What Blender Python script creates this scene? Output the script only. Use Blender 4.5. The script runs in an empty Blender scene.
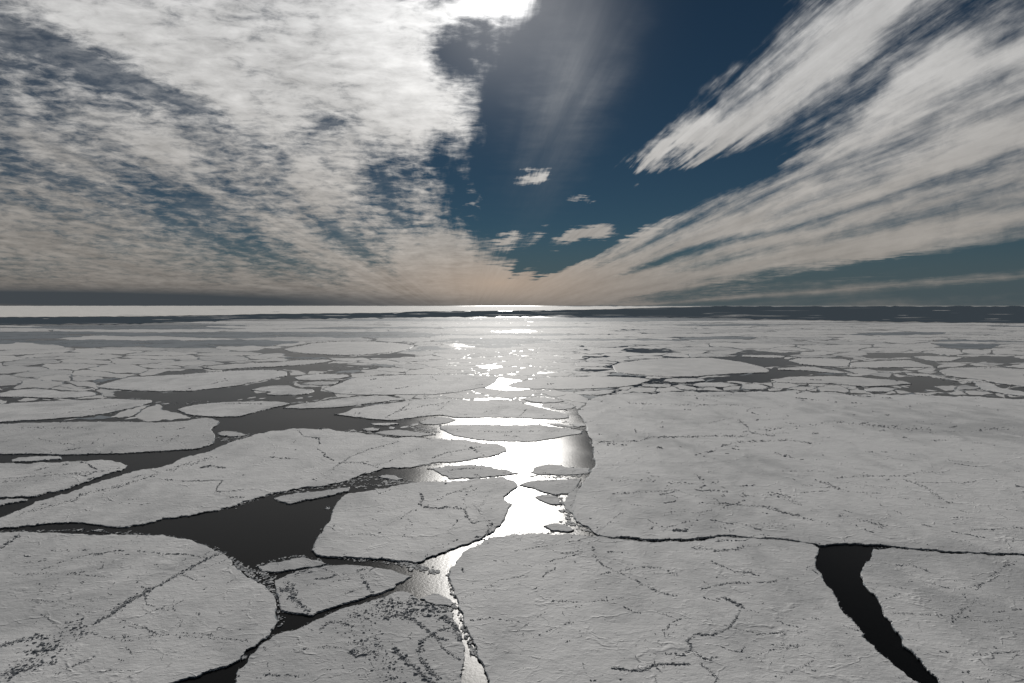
import bpy, math, random
from math import radians, sin, cos, atan, tan, pi, hypot

random.seed(7)
scene = bpy.context.scene
COL = scene.collection

# ------------------------------------------------------------------ camera
H = 150.0                       # flying height above the sea, metres
F = 683.0                       # focal length in photo pixels (24 mm lens)
HORIZON = 305.5
PITCH = atan((341.5 - HORIZON) / F)
CP, SP = cos(PITCH), sin(PITCH)

cam_d = bpy.data.cameras.new('camera')
cam_d.lens = F / 1024 * 36
cam_d.sensor_width = 36
cam_d.clip_start = 1
cam_d.clip_end = 900000
cam = bpy.data.objects.new('camera', cam_d)
cam.location = (0, 0, H)
cam.rotation_euler = (pi / 2 - PITCH, 0, 0)
COL.objects.link(cam)
scene.camera = cam


def direction(px, py):
    xc, yc = (px - 512) / F, (341.5 - py) / F
    return xc, CP + yc * SP, -SP + yc * CP


def ground(px, py, z=0.0):
    dx, dy, dz = direction(px, max(py, HORIZON + 0.25))
    t = (z - H) / dz
    return dx * t, dy * t


def metres_per_px(py):
    return H / ((max(py, HORIZON + 0.5) - HORIZON) / F) / F


# ------------------------------------------------------------------ node helpers
def nt_new(nt, kind, **kw):
    n = nt.nodes.new(kind)
    for k, v in kw.items():
        setattr(n, k, v)
    return n


class G:
    """small expression builder for shader node trees"""
    def __init__(self, nt):
        self.nt = nt

    def put(self, sock, v):
        if hasattr(v, 'is_output'):
            self.nt.links.new(v, sock)
        else:
            sock.default_value = v

    def m(self, op, a, b=None, c=None, clamp=False):
        n = nt_new(self.nt, 'ShaderNodeMath', operation=op, use_clamp=clamp)
        self.put(n.inputs[0], a)
        if b is not None:
            self.put(n.inputs[1], b)
        if c is not None:
            self.put(n.inputs[2], c)
        return n.outputs[0]

    def add(self, a, b): return self.m('ADD', a, b)
    def sub(self, a, b): return self.m('SUBTRACT', a, b)
    def mul(self, a, b): return self.m('MULTIPLY', a, b)
    def div(self, a, b): return self.m('DIVIDE', a, b)

    def mr(self, v, a, b, c=0.0, d=1.0, smooth=True):
        n = nt_new(self.nt, 'ShaderNodeMapRange', interpolation_type='SMOOTHSTEP' if smooth else 'LINEAR')
        self.put(n.inputs['Value'], v)
        n.inputs['From Min'].default_value = a
        n.inputs['From Max'].default_value = b
        n.inputs['To Min'].default_value = c
        n.inputs['To Max'].default_value = d
        return n.outputs[0]

    def xyz(self, x, y, z=0.0):
        n = nt_new(self.nt, 'ShaderNodeCombineXYZ')
        for i, v in enumerate((x, y, z)):
            self.put(n.inputs[i], v)
        return n.outputs[0]

    def noise(self, vec, scale, detail=4.0, rough=0.55, dist=0.0, lac=2.0):
        n = nt_new(self.nt, 'ShaderNodeTexNoise')
        self.put(n.inputs['Vector'], vec)
        n.inputs['Scale'].default_value = scale
        n.inputs['Detail'].default_value = detail
        n.inputs['Roughness'].default_value = rough
        n.inputs['Distortion'].default_value = dist
        n.inputs['Lacunarity'].default_value = lac
        return n.outputs[0]

    def ramp(self, v, stops, interp='EASE'):
        n = nt_new(self.nt, 'ShaderNodeValToRGB')
        cr = n.color_ramp
        cr.interpolation = interp
        while len(cr.elements) < len(stops):
            cr.elements.new(0.5)
        for e, (p, c) in zip(cr.elements, stops):
            e.position = p
            e.color = (c, c, c, 1) if isinstance(c, (int, float)) else (*c, 1)
        self.put(n.inputs[0], v)
        return n.outputs[0]

    def mix(self, f, a, b, blend='MIX'):
        n = nt_new(self.nt, 'ShaderNodeMix', data_type='RGBA', blend_type=blend)
        self.put(n.inputs[0], f)
        for s, v in ((n.inputs[6], a), (n.inputs[7], b)):
            if isinstance(v, tuple) and len(v) == 3:
                v = (*v, 1)
            self.put(s, v)
        return n.outputs[2]

    def mapping(self, vec, loc=(0, 0, 0), rot=(0, 0, 0), scale=(1, 1, 1), kind='POINT'):
        n = nt_new(self.nt, 'ShaderNodeMapping', vector_type=kind)
        self.put(n.inputs['Vector'], vec)
        n.inputs['Location'].default_value = loc
        n.inputs['Rotation'].default_value = rot
        n.inputs['Scale'].default_value = scale
        return n.outputs[0]


# ------------------------------------------------------------------ sun and sky
SUN_PX = (503, -4)
sx, sy, sz = direction(*SUN_PX)
SUN_AZ = math.atan2(sx, sy)                       # from +Y towards +X
SUN_EL = math.atan2(sz, hypot(sx, sy))

sun_d = bpy.data.lights.new('sun', 'SUN')
sun_d.energy = 4.6
sun_d.angle = radians(0.55)
sun_d.color = (1.0, 0.968, 0.92)
sun = bpy.data.objects.new('sun', sun_d)
sun.rotation_euler = (pi / 2 - SUN_EL, 0, pi - SUN_AZ)
COL.objects.link(sun)
from mathutils import Vector
sun.rotation_euler = Vector((sx, sy, sz)).to_track_quat('Z', 'Y').to_euler()

world = bpy.data.worlds.new('World')
scene.world = world
world.use_nodes = True
wt = world.node_tree
wt.nodes.clear()
g = G(wt)
WS = 0.1                                          # background strength
out = wt.nodes.new('ShaderNodeOutputWorld')
bg = wt.nodes.new('ShaderNodeBackground')
bg.inputs['Strength'].default_value = WS
wt.links.new(bg.outputs[0], out.inputs[0])
sky = nt_new(wt, 'ShaderNodeTexSky', sky_type='NISHITA')
sky.sun_disc = False
sky.sun_elevation = SUN_EL
sky.sun_rotation = SUN_AZ
sky.altitude = 2500
sky.air_density = 1.0
sky.dust_density = 0.0
sky.ozone_density = 2.0

tc = wt.nodes.new('ShaderNodeTexCoord')
sep = wt.nodes.new('ShaderNodeSeparateXYZ')
wt.links.new(tc.outputs['Generated'], sep.inputs[0])
dx, dy, dz = sep.outputs
zc = g.add(g.m('MAXIMUM', dz, 0.0), 0.02)
yc = g.m('MAXIMUM', g.m('ABSOLUTE', dy), 0.05)
behind = g.mr(dy, 0.0, 0.08, 9.0, 0.0)
gx = g.div(dx, yc)
gy = g.div(dz, yc)
gp = g.xyz(gx, gy, behind)                        # bearing / elevation chart of the sky
K = (468 - 512) / F
u = g.div(g.sub(dx, g.mul(dy, K)), zc)            # the cloud deck seen as a flat layer
v = g.div(dy, zc)
plane = g.xyz(u, v, 0)

# wind-drawn texture: the deck streams out of one point on the horizon
rx_ = g.sub(gx, K)
ry_ = g.add(g.m('MAXIMUM', gy, 0.0), 0.03)
rad = g.m('LOGARITHM', g.m('SQRT', g.add(g.mul(rx_, rx_), g.mul(ry_, ry_))), math.e)
the = g.m('ARCTAN2', rx_, ry_)
lp = g.xyz(the, rad, behind)


def stream(scale, stretch, detail, rough=.6, dist=0.0, off=0.0):
    return g.noise(g.mapping(lp, (off, off * .7, off), scale=(1, 1 / stretch, 1)), scale, detail, rough, dist)


warp = g.sub(stream(4.0, 1.6, 4, .6, 0, 3.3), 0.5)
uw = g.add(u, g.mul(warp, g.m('MULTIPLY_ADD', g.m('MAXIMUM', g.mul(u, -1.0), g.mul(u, .42)), 0.42, 0.55)))
s = g.div(uw, g.add(1.0, g.m('ABSOLUTE', uw)))
s01 = g.m('MULTIPLY_ADD', s, 0.5, 0.5)


def S(val):
    return (val / (1 + abs(val))) * 0.5 + 0.5


bands = [(-60, .85), (-5, .88), (-3.6, .70), (-3.0, .58), (-2.4, .80), (-1.85, .66), (-1.55, .48), (-1.25, .78),
         (-0.42, .95), (-0.24, .82), (-0.08, .45), (0.10, .1), (0.22, 0.0), (0.95, 0.0), (1.14, .45), (1.38, .84),
         (1.60, .26), (1.78, .24), (1.98, .80), (2.35, .58), (2.6, .82), (3.0, .82), (3.3, .34), (3.65, .84), (4.3, .60), (5.2, .95), (6.4, .60), (7.6, .08)]
tail = [(10, .1), (12, .62), (14, .12), (30, .35)]
bands = bands + tail
# two ramps (32 stops limit each)
cover = g.ramp(s01, [(S(a), b) for a, b in bands], 'LINEAR')

# the deck breaks up at these places (weight < 0) or thickens (weight > 0)
blobs = [  # px, py, rx, ry, angle, weight
    (325, 128, 52, 24, 12, -.80), (385, 190, 50, 62, -35, -.62), (430, 225, 60, 34, 0, -.35), (350, 235, 40, 16, 0, -.2),
    (60, 48, 150, 26, -22, -.42), (150, 88, 90, 20, -26, -.34), (215, 112, 70, 18, -20, -.40), (268, 148, 70, 16, -24, -.42), (205, 208, 120, 34, -12, -.28),
    (70, 178, 110, 12, -16, -.22), (35, 205, 90, 9, -14, -.25),
    (120, 20, 200, 46, -8, .12), (250, 60, 130, 60, -20, .12), (370, 60, 90, 70, 0, .2), (415, 105, 50, 60, -60, .25),
    (150, 145, 120, 22, -24, .25),
    (505, 3, 52, 24, 5, 1.0), (470, 8, 60, 16, 15, .9), 
    (531, 176, 22, 9, 10, .75), (592, 200, 26, 6, 8, .7), (572, 236, 62, 14, 8, .85), (640, 225, 90, 13, 22, .5), (505, 241, 16, 8, 10, .8), (478, 205, 16, 40, 10, .5),
    (440, 262, 80, 46, 8, .55), (500, 288, 95, 22, 0, .95), (590, 292, 130, 15, 2, .7), (485, 225, 40, 40, 20, .22),
    (700, 130, 110, 26, 37, .35), (665, 150, 60, 16, 40, .4), (720, 180, 90, 9, 36, -.25),
    (640, 120, 90, 40, 40, -.10), (950, 20, 120, 60, 25, .2), (880, 262, 170, 7, 6, -.45), (930, 280, 200, 7, 3, .2), (730, 288, 60, 6, 8, .4),
    (100, 297, 420, 20, 0, .5),
    (470, 205, 34, 62, 0, -.55), (420, 165, 50, 34, -20, -.45), (405, 225, 40, 26, 10, -.4), (455, 52, 26, 30, 0, -.45), (640, 190, 50, 12, 35, -.5), (850, 40, 130, 40, 33, .35), (985, 155, 110, 26, 14, .3), (590, 236, 52, 12, 10, 1.0), (500, 225, 40, 60, 0, -.5),
    (660, 215, 120, 30, 25, -.12), (270, 20, 60, 18, -20, -.25), (440, 60, 30, 26, 0, -.2),
]


def chart(px, py):
    a, b, c = direction(px, py)
    return a / b, c / b


def blob(px, py, rx, ry, ang, kind='QUADRATIC_SPHERE', vec=None):
    cx, cy = chart(px, py)
    mp = g.mapping(vec or gpw, (cx, cy, 0), (0, 0, radians(ang)), (rx * 1.45 / F, ry * 1.45 / F, 1), 'TEXTURE')
    n = nt_new(wt, 'ShaderNodeTexGradient', gradient_type=kind)
    wt.links.new(mp, n.inputs[0])
    return n.outputs[1]


wob = g.noise(plane, 2.6, 4, .6)
wob2 = g.noise(g.mapping(plane, (7.3, 2.1, 3)), 2.2, 4, .6)
gpw = g.xyz(g.m('MULTIPLY_ADD', g.sub(wob, .5), 0.09, gx), g.m('MULTIPLY_ADD', g.sub(wob2, .5), 0.05, gy), behind)
for b_ in blobs:
    cover = g.m('MULTIPLY_ADD', blob(*b_[:5]), b_[5], cover)
# behind the camera the sky is mostly clear
tipn = g.add(g.mul(g.sub(stream(16.0, 7.0, 5, .6, .2, 80.0), .5), .16), g.mul(warp, .08))
cover = g.sub(cover, g.mul(g.mul(g.mr(g.m('MULTIPLY_ADD', tipn, 3.0, u), 1.70, 2.2, 1.0, 0.0), g.mr(u, .8, 1.05, 0.0, 1.0)), g.mr(g.add(tipn, dz), .235, .15, 0.0, 1.15)))
for b_ in [(572, 234, 52, 13, 8, 1.1), (531, 176, 20, 8, 10, .7), (592, 200, 26, 6, 8, .8), (505, 241, 16, 8, 10, .9), (600, 286, 110, 20, 2, .75), (508, 288, 110, 26, 0, 2.2), (500, 304, 150, 9, 0, 2.0), (470, 270, 60, 34, 20, .5), (478, 248, 34, 30, 30, .5), (478, 200, 12, 22, 12, .35), (465, 120, 20, 40, 10, .25)]:
    cover = g.m('MULTIPLY_ADD', blob(*b_[:5]), b_[5], cover)
cover = g.sub(cover, g.mr(dy, 0.25, -0.15, 0.0, 0.75))

left = g.mr(the, -.05, .45, 1.0, 0.0)
flake_xy = g.xyz(g.div(gx, g.add(g.m('MAXIMUM', gy, 0.0), .32)), g.mul(g.m('LOGARITHM', g.add(g.m('MAXIMUM', gy, 0.0), .09), math.e), 1.25), behind)
cells = g.noise(g.mapping(flake_xy, rot=(0, 0, .18), scale=(1, 1.5, 1)), 17.0, 7, .66, .3)
lumps = stream(5.5, 1.8, 7, .62, .35, 5.0)
bands_l = stream(2.6, 4.5, 5, .55, .5, 9.0)
streak = stream(30.0, 10.0, 7, .64, .2, 2.0)
streak2 = stream(9.0, 7.0, 7, .62, .3, 12.0)
fibre = stream(34.0, 1.9, 6, .65, .4, 7.0)
nl = g.add(g.mul(g.sub(cells, .5), 1.5), g.mul(g.sub(lumps, .5), 1.15))
nl = g.add(nl, g.mul(g.sub(bands_l, .5), 1.1))
nl = g.add(nl, g.mul(g.mul(g.sub(stream(16.0, 11.0, 6, .6, .2, 70.0), .5), g.mr(dz, .32, .12, .1, .8)), g.mr(the, -1.15, -.6, 1.0, 0.0)))
nr = g.add(g.mul(g.sub(streak, .5), 1.0), g.mul(g.sub(streak2, .5), 1.25))
nr = g.mul(g.add(nr, g.mul(g.sub(fibre, .5), .35)), 1.25)
near_vp = g.mr(rad, math.log(.07), math.log(.30), .12, 1.0)      # streaks are foreshortened away near their vanishing point
nr = g.mul(nr, near_vp)
nz = g.add(g.mul(nl, left), g.mul(nr, g.sub(1.0, left)))
dens = g.add(cover, g.mul(g.mul(nz, g.mr(dz, .0, .05, .7, 1.0)), g.mr(cover, -.05, .4, .3, 1.0)))
alpha = g.mr(dens, 0.12, 0.95, 0.0, 0.97)
veil = g.mul(blob(572, 85, 46, 130, -20), g.mr(stream(5.0, 6.0, 4, .5, .2, 20.0), .25, .7, .25, 1.0))
alpha = g.m('MAXIMUM', alpha, g.mul(veil, .28))
thin = g.mul(g.mr(cells, .32, .66, .45, 1.25), g.mul(g.mul(g.mr(u, -.15, -.9, 0.0, 1.0), g.mr(dz, .5, .25, .6, 1.0)), g.mr(lumps, .3, .65, .08, .34)))
alpha = g.m('MAXIMUM', alpha, thin)

# colour of the cloud
sh_l = g.add(g.mul(g.sub(bands_l, .5), .7), g.add(g.mul(g.sub(g.noise(g.mapping(flake_xy, (3, 1, 2), (0, 0, .2), (1, 1.5, 1)), 10.0, 6, .62, .3), .5), .8), g.mul(g.sub(cells, .5), .75)))
sh_l = g.add(sh_l, g.mul(g.mul(g.sub(stream(22.0, 14.0, 6, .62, .2, 60.0), .5), g.mr(dz, .34, .14, .15, 1.0)), g.mr(the, -1.15, -.6, 1.0, 0.0)))
sh_r = g.add(g.mul(g.sub(stream(5.0, 9.0, 6, .6, .3, 40.0), .5), .75), g.add(g.mul(g.sub(stream(36.0, 9.0, 6, .65, .2, 50.0), .5), .55), g.mul(g.sub(fibre, .5), .25)))
shade = g.add(g.mul(sh_l, left), g.mul(sh_r, g.sub(1.0, left)))
tone = g.m('ADD', shade, 0.97)

high = g.ramp(g.m('MULTIPLY', dz, 2.2), [(0.0, (.25, .232, .215)), (.05, (.315, .288, .262)), (.14, (.43, .40, .365)), (.30, (.50, .475, .445)), (.6, (.68, .67, .655)), (1.0, (.78, .78, .78))], 'LINEAR')
side = g.add(g.mul(g.mr(gx, -.7, -.1, .22, 0.0), g.mr(gy, .05, .42, -1.0, -.1)), 1.0)              # the left of the deck is thicker and greyer
side = g.mul(side, g.mr(gx, .3, .9, 1.0, .86))
ccol = g.mix(1.0, high, g.xyz(g.mul(tone, side), g.mul(tone, side), g.mul(tone, side)), 'MULTIPLY')
warm = blob(500, 283, 150, 34, 0, vec=gp)
ccol = g.mix(g.mul(warm, .7), ccol, (.60, .46, .35))
bank = blob(90, 299, 420, 13, -1, vec=gp)
ccol = g.mix(g.m('MULTIPLY', bank, 2.2, clamp=True), ccol, (.066, .076, .086))
# forward scattering close to the sun
sdot = nt_new(wt, 'ShaderNodeVectorMath', operation='DOT_PRODUCT')
wt.links.new(tc.outputs['Generated'], sdot.inputs[0])
L_ = math.sqrt(sx * sx + sy * sy + sz * sz)
sdot.inputs[1].default_value = (sx / L_, sy / L_, sz / L_)
cosang = sdot.outputs['Value']
halo = g.m('POWER', g.m('MAXIMUM', cosang, 0.0), 700.0)
halo2 = g.m('POWER', g.m('MAXIMUM', cosang, 0.0), 40.0)
gain = g.m('MULTIPLY_ADD', halo, 1.5, g.m('MULTIPLY_ADD', halo2, .62, 1.0))
ccol = g.mix(1.0, ccol, g.xyz(gain, gain, gain), 'MULTIPLY')

# clear sky: deep polarised blue
blue = g.mix(1.0, sky.outputs[0], (.088, .125, .132), 'MULTIPLY')
air = g.mix(g.mr(dz, .0, .12, .85, .0), blue, tuple(c / WS for c in (.075, .10, .118)))
glow = g.m('POWER', g.m('MAXIMUM', cosang, 0.0), 160.0)
air = g.mix(1.0, air, g.xyz(g.mul(glow, 2.4), g.mul(glow, 2.3), g.mul(glow, 2.2)), 'ADD')
cc = g.mix(1.0, ccol, tuple([1 / WS] * 3), 'MULTIPLY')
wcol = g.mix(alpha, air, cc)
wt.links.new(wcol, bg.inputs['Color'])
world.cycles.sampling_method = 'MANUAL'
world.cycles.sample_map_resolution = 512

# ------------------------------------------------------------------ materials


def mat(name):
    m = bpy.data.materials.new(name)
    m.use_nodes = True
    nt = m.node_tree
    return m, nt, G(nt), nt.nodes['Principled BSDF']


def snow(name, col, dark, rough=.6, spec=.009, relief=1.0, coarse=1.0):
    m, nt, q, p = mat(name)
    tex = nt.nodes.new('ShaderNodeTexCoord')
    geo = nt.nodes.new('ShaderNodeNewGeometry')
    pos = geo.outputs['Position']
    big = q.noise(pos, .0042, 5, .6, .4)
    mid = q.noise(q.mapping(pos, scale=(1, .6, 1)), .03, 5, .6, .6)
    f = q.mr(q.add(q.mul(big, .55), q.mul(mid, .45)), .34, .58)
    base = q.mix(f, dark, col)
    # sparse grey-blue patches of wind-scoured ice
    spots = q.mr(q.noise(q.mapping(pos, (31, 7, 0), scale=(1, .45, 1)), .11 * coarse, 5, .72, .3), .655, .72)
    base = q.mix(q.mul(spots, .5), base, tuple(c * .55 for c in dark))
    nt.links.new(base, p.inputs['Base Color'])
    p.inputs['Roughness'].default_value = rough
    p.inputs['Specular IOR Level'].default_value = spec
    # relief: sastrugi + network of low pressure ridges
    wv = q.noise(pos, .03, 4, .6)
    wn = nt_new(nt, 'ShaderNodeVectorMath', operation='MULTIPLY_ADD')
    cmb = q.xyz(q.sub(wv, .5), q.sub(q.noise(q.mapping(pos, (50, 9, 0)), .03, 4, .6), .5), 0)
    nt.links.new(cmb, wn.inputs[0])
    wn.inputs[1].default_value = (46, 46, 0)
    nt.links.new(pos, wn.inputs[2])

    def ridges(scale, width, amp, off):
        vo = nt_new(nt, 'ShaderNodeTexVoronoi', feature='DISTANCE_TO_EDGE')
        nt.links.new(q.mapping(wn.outputs[0], (off, off * .7, 0)), vo.inputs['Vector'])
        vo.inputs['Scale'].default_value = scale
        r = q.mr(vo.outputs['Distance'], 0.0, width * scale, 1.0, 0.0)
        gate = q.mr(q.noise(q.mapping(pos, (off * 3, 1, 0)), .045, 4, .7), .44, .62)
        return q.mul(q.mul(r, gate), amp)
    h = q.add(ridges(.016, 1.6, .35, 3.0), ridges(.05, 1.2, .16, 11.0))
    h = q.add(h, q.mul(q.noise(q.mapping(pos, rot=(0, 0, .6), scale=(.5, 1, 1)), .42, 5, .62, .8), .30))
    h = q.add(h, q.mul(q.noise(pos, .06, 5, .65), 1.0))
    lump = q.mr(q.noise(q.mapping(pos, (5, 3, 1), scale=(.55, 1, 1)), .33, 3, .6), .62, .75)
    h = q.add(h, q.mul(lump, .28))
    b = nt_new(nt, 'ShaderNodeBump')
    b.inputs['Strength'].default_value = relief
    b.inputs['Distance'].default_value = 1.0
    nt.links.new(h, b.inputs['Height'])
    nt.links.new(b.outputs[0], p.inputs['Normal'])
    return m


SNOW = snow('snow_crust', (.51, .512, .515), (.345, .35, .356))
SNOW_DIM = snow('wind_scoured_snow', (.425, .428, .432), (.305, .311, .318))
SNOW_FAR = snow('far_snow', (.475, .475, .475), (.39, .393, .397), relief=.5)
NILAS_SHADED = snow('young_ice_cloud_shade', (.19, .21, .23), (.12, .135, .15), rough=.6, relief=.4)  # young ice grey that also carries the cloud shade of the far left
SUNLIT_FAR = snow('sunlit_far_snow', (.68, .665, .64), (.50, .50, .495), rough=.6, spec=.004, relief=.3)  # paler base colour holds the sunlight falling through the cloud gap


def rubble_mat():
    m, nt, q, p = mat('ridge_ice')
    geo = nt.nodes.new('ShaderNodeNewGeometry')
    f = q.mr(q.noise(geo.outputs['Position'], .35, 3, .6), .4, .65)
    nt.links.new(q.mix(f, (.26, .275, .29), (.48, .48, .48)), p.inputs['Base Color'])
    p.inputs['Roughness'].default_value = .6
    p.inputs['Specular IOR Level'].default_value = .03
    return m


RUBBLE = rubble_mat()


def side_mat():
    m, nt, q, p = mat('wet_ice_edge')
    geo = nt.nodes.new('ShaderNodeNewGeometry')
    f = q.noise(geo.outputs['Position'], .3, 4, .6)
    nt.links.new(q.mix(f, (.08, .10, .115), (.22, .24, .26)), p.inputs['Base Color'])
    p.inputs['Specular IOR Level'].default_value = .04
    p.inputs['Roughness'].default_value = .6
    return m


SIDE = side_mat()


def slush_mat():
    m, nt, q, p = mat('grey_slush')
    geo = nt.nodes.new('ShaderNodeNewGeometry')
    f = q.mr(q.noise(geo.outputs['Position'], .22, 5, .7), .35, .65)
    nt.links.new(q.mix(f, (.05, .057, .065), (.30, .31, .32)), p.inputs['Base Color'])
    p.inputs['Specular IOR Level'].default_value = .03
    p.inputs['Roughness'].default_value = .65
    return m


SLUSH = slush_mat()


def water(name, base, rough, spec, bump, scale):
    m, nt, q, p = mat(name)
    geo = nt.nodes.new('ShaderNodeNewGeometry')
    pos = geo.outputs['Position']
    b = nt_new(nt, 'ShaderNodeBump')
    b.inputs['Strength'].default_value = bump
    b.inputs['Distance'].default_value = .25
    nt.links.new(q.noise(pos, scale, 3, .6), b.inputs['Height'])
    nt.nodes.remove(p)
    dif = nt_new(nt, 'ShaderNodeBsdfDiffuse')
    dif.inputs['Color'].default_value = (*base, 1)
    if spec:
        r = q.mr(q.noise(q.mapping(pos, scale=(1, .5, 1)), .02, 4, .6), .3, .7, rough * .97, rough * 1.03)
        gl = nt_new(nt, 'ShaderNodeBsdfGlossy', distribution='BECKMANN')
        nt.links.new(r, gl.inputs['Roughness'])
        nt.links.new(b.outputs[0], gl.inputs['Normal'])
        fr = nt_new(nt, 'ShaderNodeFresnel')
        fr.inputs['IOR'].default_value = spec
        mx = nt_new(nt, 'ShaderNodeMixShader')
        nt.links.new(fr.outputs[0], mx.inputs[0])
        nt.links.new(dif.outputs[0], mx.inputs[1])
        nt.links.new(gl.outputs[0], mx.inputs[2])
        res = mx.outputs[0]
    else:
        nt.links.new(b.outputs[0], dif.inputs['Normal'])
        res = dif.outputs[0]
    nt.links.new(res, nt.nodes['Material Output'].inputs['Surface'])
    return m


SEA = water('lead_water', (.002, .0022, .0025), .315, 1.105, .25, .5)
SHADOW_BELT = water('shadow_belt_blue', (.062, .080, .098), .8, .0, .3, .02)  # matt dark blue, cloud shadow put into the colour

# ------------------------------------------------------------------ mesh helpers


def mesh_object(name, verts, faces, mats, origin=(0, 0, 0), fmat=None, parent=None):
    me = bpy.data.meshes.new(name)
    ox, oy, oz = origin
    me.from_pydata([(a - ox, b - oy, c - oz) for a, b, c in verts], [], faces)
    for m_ in mats:
        me.materials.append(m_)
    if fmat:
        me.polygons.foreach_set('material_index', fmat)
    me.update()
    o = bpy.data.objects.new(name, me)
    COL.objects.link(o)
    if parent is None:
        o.location = origin
    else:
        o.parent = parent
        o.location = (ox - parent.location.x, oy - parent.location.y, oz - parent.location.z)
    return o


def tag(o, label, cat=None, group=None, kind=None):
    if label:
        o['label'] = label
    if cat:
        o['category'] = cat
    if group:
        o['group'] = group
    if kind:
        o['kind'] = kind
    return o


def roughen(poly, rng, amp=.10, step=2.2, amax=2.2):
    """fractal shoreline: midpoint displacement of a closed outline"""
    out_ = []
    n = len(poly)

    def rec(a, b, depth):
        L = hypot(b[0] - a[0], (b[1] - a[1]) * 1.0)
        if L < step or depth > 7:
            out_.append(a)
            return
        mx, my = (a[0] + b[0]) / 2, (a[1] + b[1]) / 2
        nx, ny = -(b[1] - a[1]) / L, (b[0] - a[0]) / L
        d = max(-amax, min(amax, rng.gauss(0, amp) * L))
        d *= 0.35 + 0.65 * abs(nx) if abs(ny) > .8 else 1
        m_ = (mx + nx * d, my + ny * d)
        rec(a, m_, depth + 1)
        rec(m_, b, depth + 1)
    for i in range(n):
        rec(poly[i], poly[(i + 1) % n], 0)
    return out_


def round_corners(poly, it=1):
    for _ in range(it):
        q_ = []
        n = len(poly)
        for i in range(n):
            a, b = poly[i], poly[(i + 1) % n]
            q_.append((a[0] * .8 + b[0] * .2, a[1] * .8 + b[1] * .2))
            q_.append((a[0] * .2 + b[0] * .8, a[1] * .2 + b[1] * .8))
        poly = q_
    return poly


def inside(poly, x, y):
    c = False
    n = len(poly)
    j = n - 1
    for i in range(n):
        xi, yi = poly[i]
        xj, yj = poly[j]
        if (yi > y) != (yj > y) and x < (xj - xi) * (y - yi) / (yj - yi) + xi:
            c = not c
        j = i
    return c


from mathutils.geometry import delaunay_2d_cdt


def fill(ring):
    """triangulate an outline so that no two triangles overlap, even where the shore folds on itself"""
    cx, cy = ring[0][0], ring[0][1]
    r = delaunay_2d_cdt([Vector((p_[0] - cx, p_[1] - cy)) for p_ in ring], [], [list(range(len(ring)))], 1, 1e-3)
    return [(v_.x + cx, v_.y + cy) for v_ in r[0]], [tuple(f_) for f_ in r[2]]


def slab(name, ring, top, mats, bottom=-.4, rim=True):
    """floe: flat snow top, short broken rim, wet side"""
    n = len(ring)
    area = sum(ring[i][0] * ring[(i + 1) % n][1] - ring[(i + 1) % n][0] * ring[i][1] for i in range(n))
    if area < 0:
        ring = ring[::-1]
    cx = sum(p_[0] for p_ in ring) / n
    cy = sum(p_[1] for p_ in ring) / n
    if area < 0:
        ring = ring
    rr = random.Random(int(abs(cx * 13 + cy * 7)) + n)
    verts = []
    k = rr.random()
    inner = []
    for i in range(n):
        x0, y0 = ring[i - 1]
        x1, y1 = ring[(i + 1) % n]
        L = hypot(x1 - x0, y1 - y0) or 1
        nx, ny = -(y1 - y0) / L, (x1 - x0) / L        # inward for a counter-clockwise ring
        k = min(1, max(.15, k + rr.gauss(0, .28)))
        mp = max(.3, ring[i][1] / F)
        d = min(mp * rr.uniform(.5, 1.6), L * .45)
        verts.append((ring[i][0], ring[i][1], top * k))
        inner.append((ring[i][0] + nx * d, ring[i][1] + ny * d, top))
    verts = inner + verts + [(x, y, bottom) for x, y in ring]
    tv, tf = fill(inner)
    k0 = len(verts)
    verts += [(x, y, top) for x, y in tv]
    faces = [tuple(i + k0 for i in f_) for f_ in tf]
    fm = [0] * len(faces)
    for i in range(n):
        j = (i + 1) % n
        faces.append((i, i + n, j + n, j))
        fm.append(0 if rr.random() < .6 else 1)
        faces.append((i + n, i + 2 * n, j + 2 * n, j + n))
        fm.append(1)
    return mesh_object(name, verts, faces, mats, (cx, cy, 0), fm)


class Blocks:
    """a heap of broken ice blocks collected into one mesh"""
    def __init__(self):
        self.v, self.f = [], []

    def add(self, x, y, z, w, d, h, rng, ang=None):
        a = rng.uniform(0, pi) if ang is None else ang
        ca, sa = cos(a), sin(a)
        i = len(self.v)
        tl = rng.uniform(-.35, .35)
        for k, (ux, uy) in enumerate(((-1, -1), (1, -1), (1, 1), (-1, 1))):
            jx, jy = ux * w / 2 * rng.uniform(.7, 1.15), uy * d / 2 * rng.uniform(.7, 1.15)
            self.v.append((x + jx * ca - jy * sa, y + jx * sa + jy * ca, z - .08))
        for k, (ux, uy) in enumerate(((-1, -1), (1, -1), (1, 1), (-1, 1))):
            jx, jy = ux * w / 2 * rng.uniform(.3, .85), uy * d / 2 * rng.uniform(.3, .85)
            self.v.append((x + jx * ca - jy * sa, y + jx * sa + jy * ca, z + h * rng.uniform(.65, 1.1) + tl * h * ux))
        self.f += [(i + 4, i + 5, i + 6, i + 7)] + [(i + k, i + (k + 1) % 4, i + 4 + (k + 1) % 4, i + 4 + k) for k in range(4)]

    def px(self, x, y, top, wpx, rng, aspect=.8):
        if y < HORIZON + 6:
            return
        gx_, gy_ = ground(x, y, top)
        mp = metres_per_px(y)
        w = wpx * .78 * mp
        h = min(w * rng.uniform(.22, .6), rng.uniform(.35, 1.3) + .0005 * gy_)
        if h < .25 * mp:
            h = .25 * mp
        self.add(gx_, gy_, top, w * rng.uniform(.8, 2.4), w * aspect * rng.uniform(.5, 1.2), h, rng, rng.gauss(0, .55))

    def build(self, name, m_, parent=None, origin=(0, 0, 0)):
        return mesh_object(name, self.v, self.f, [m_], origin, None, parent)

# ------------------------------------------------------------------ water and far shore


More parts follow.
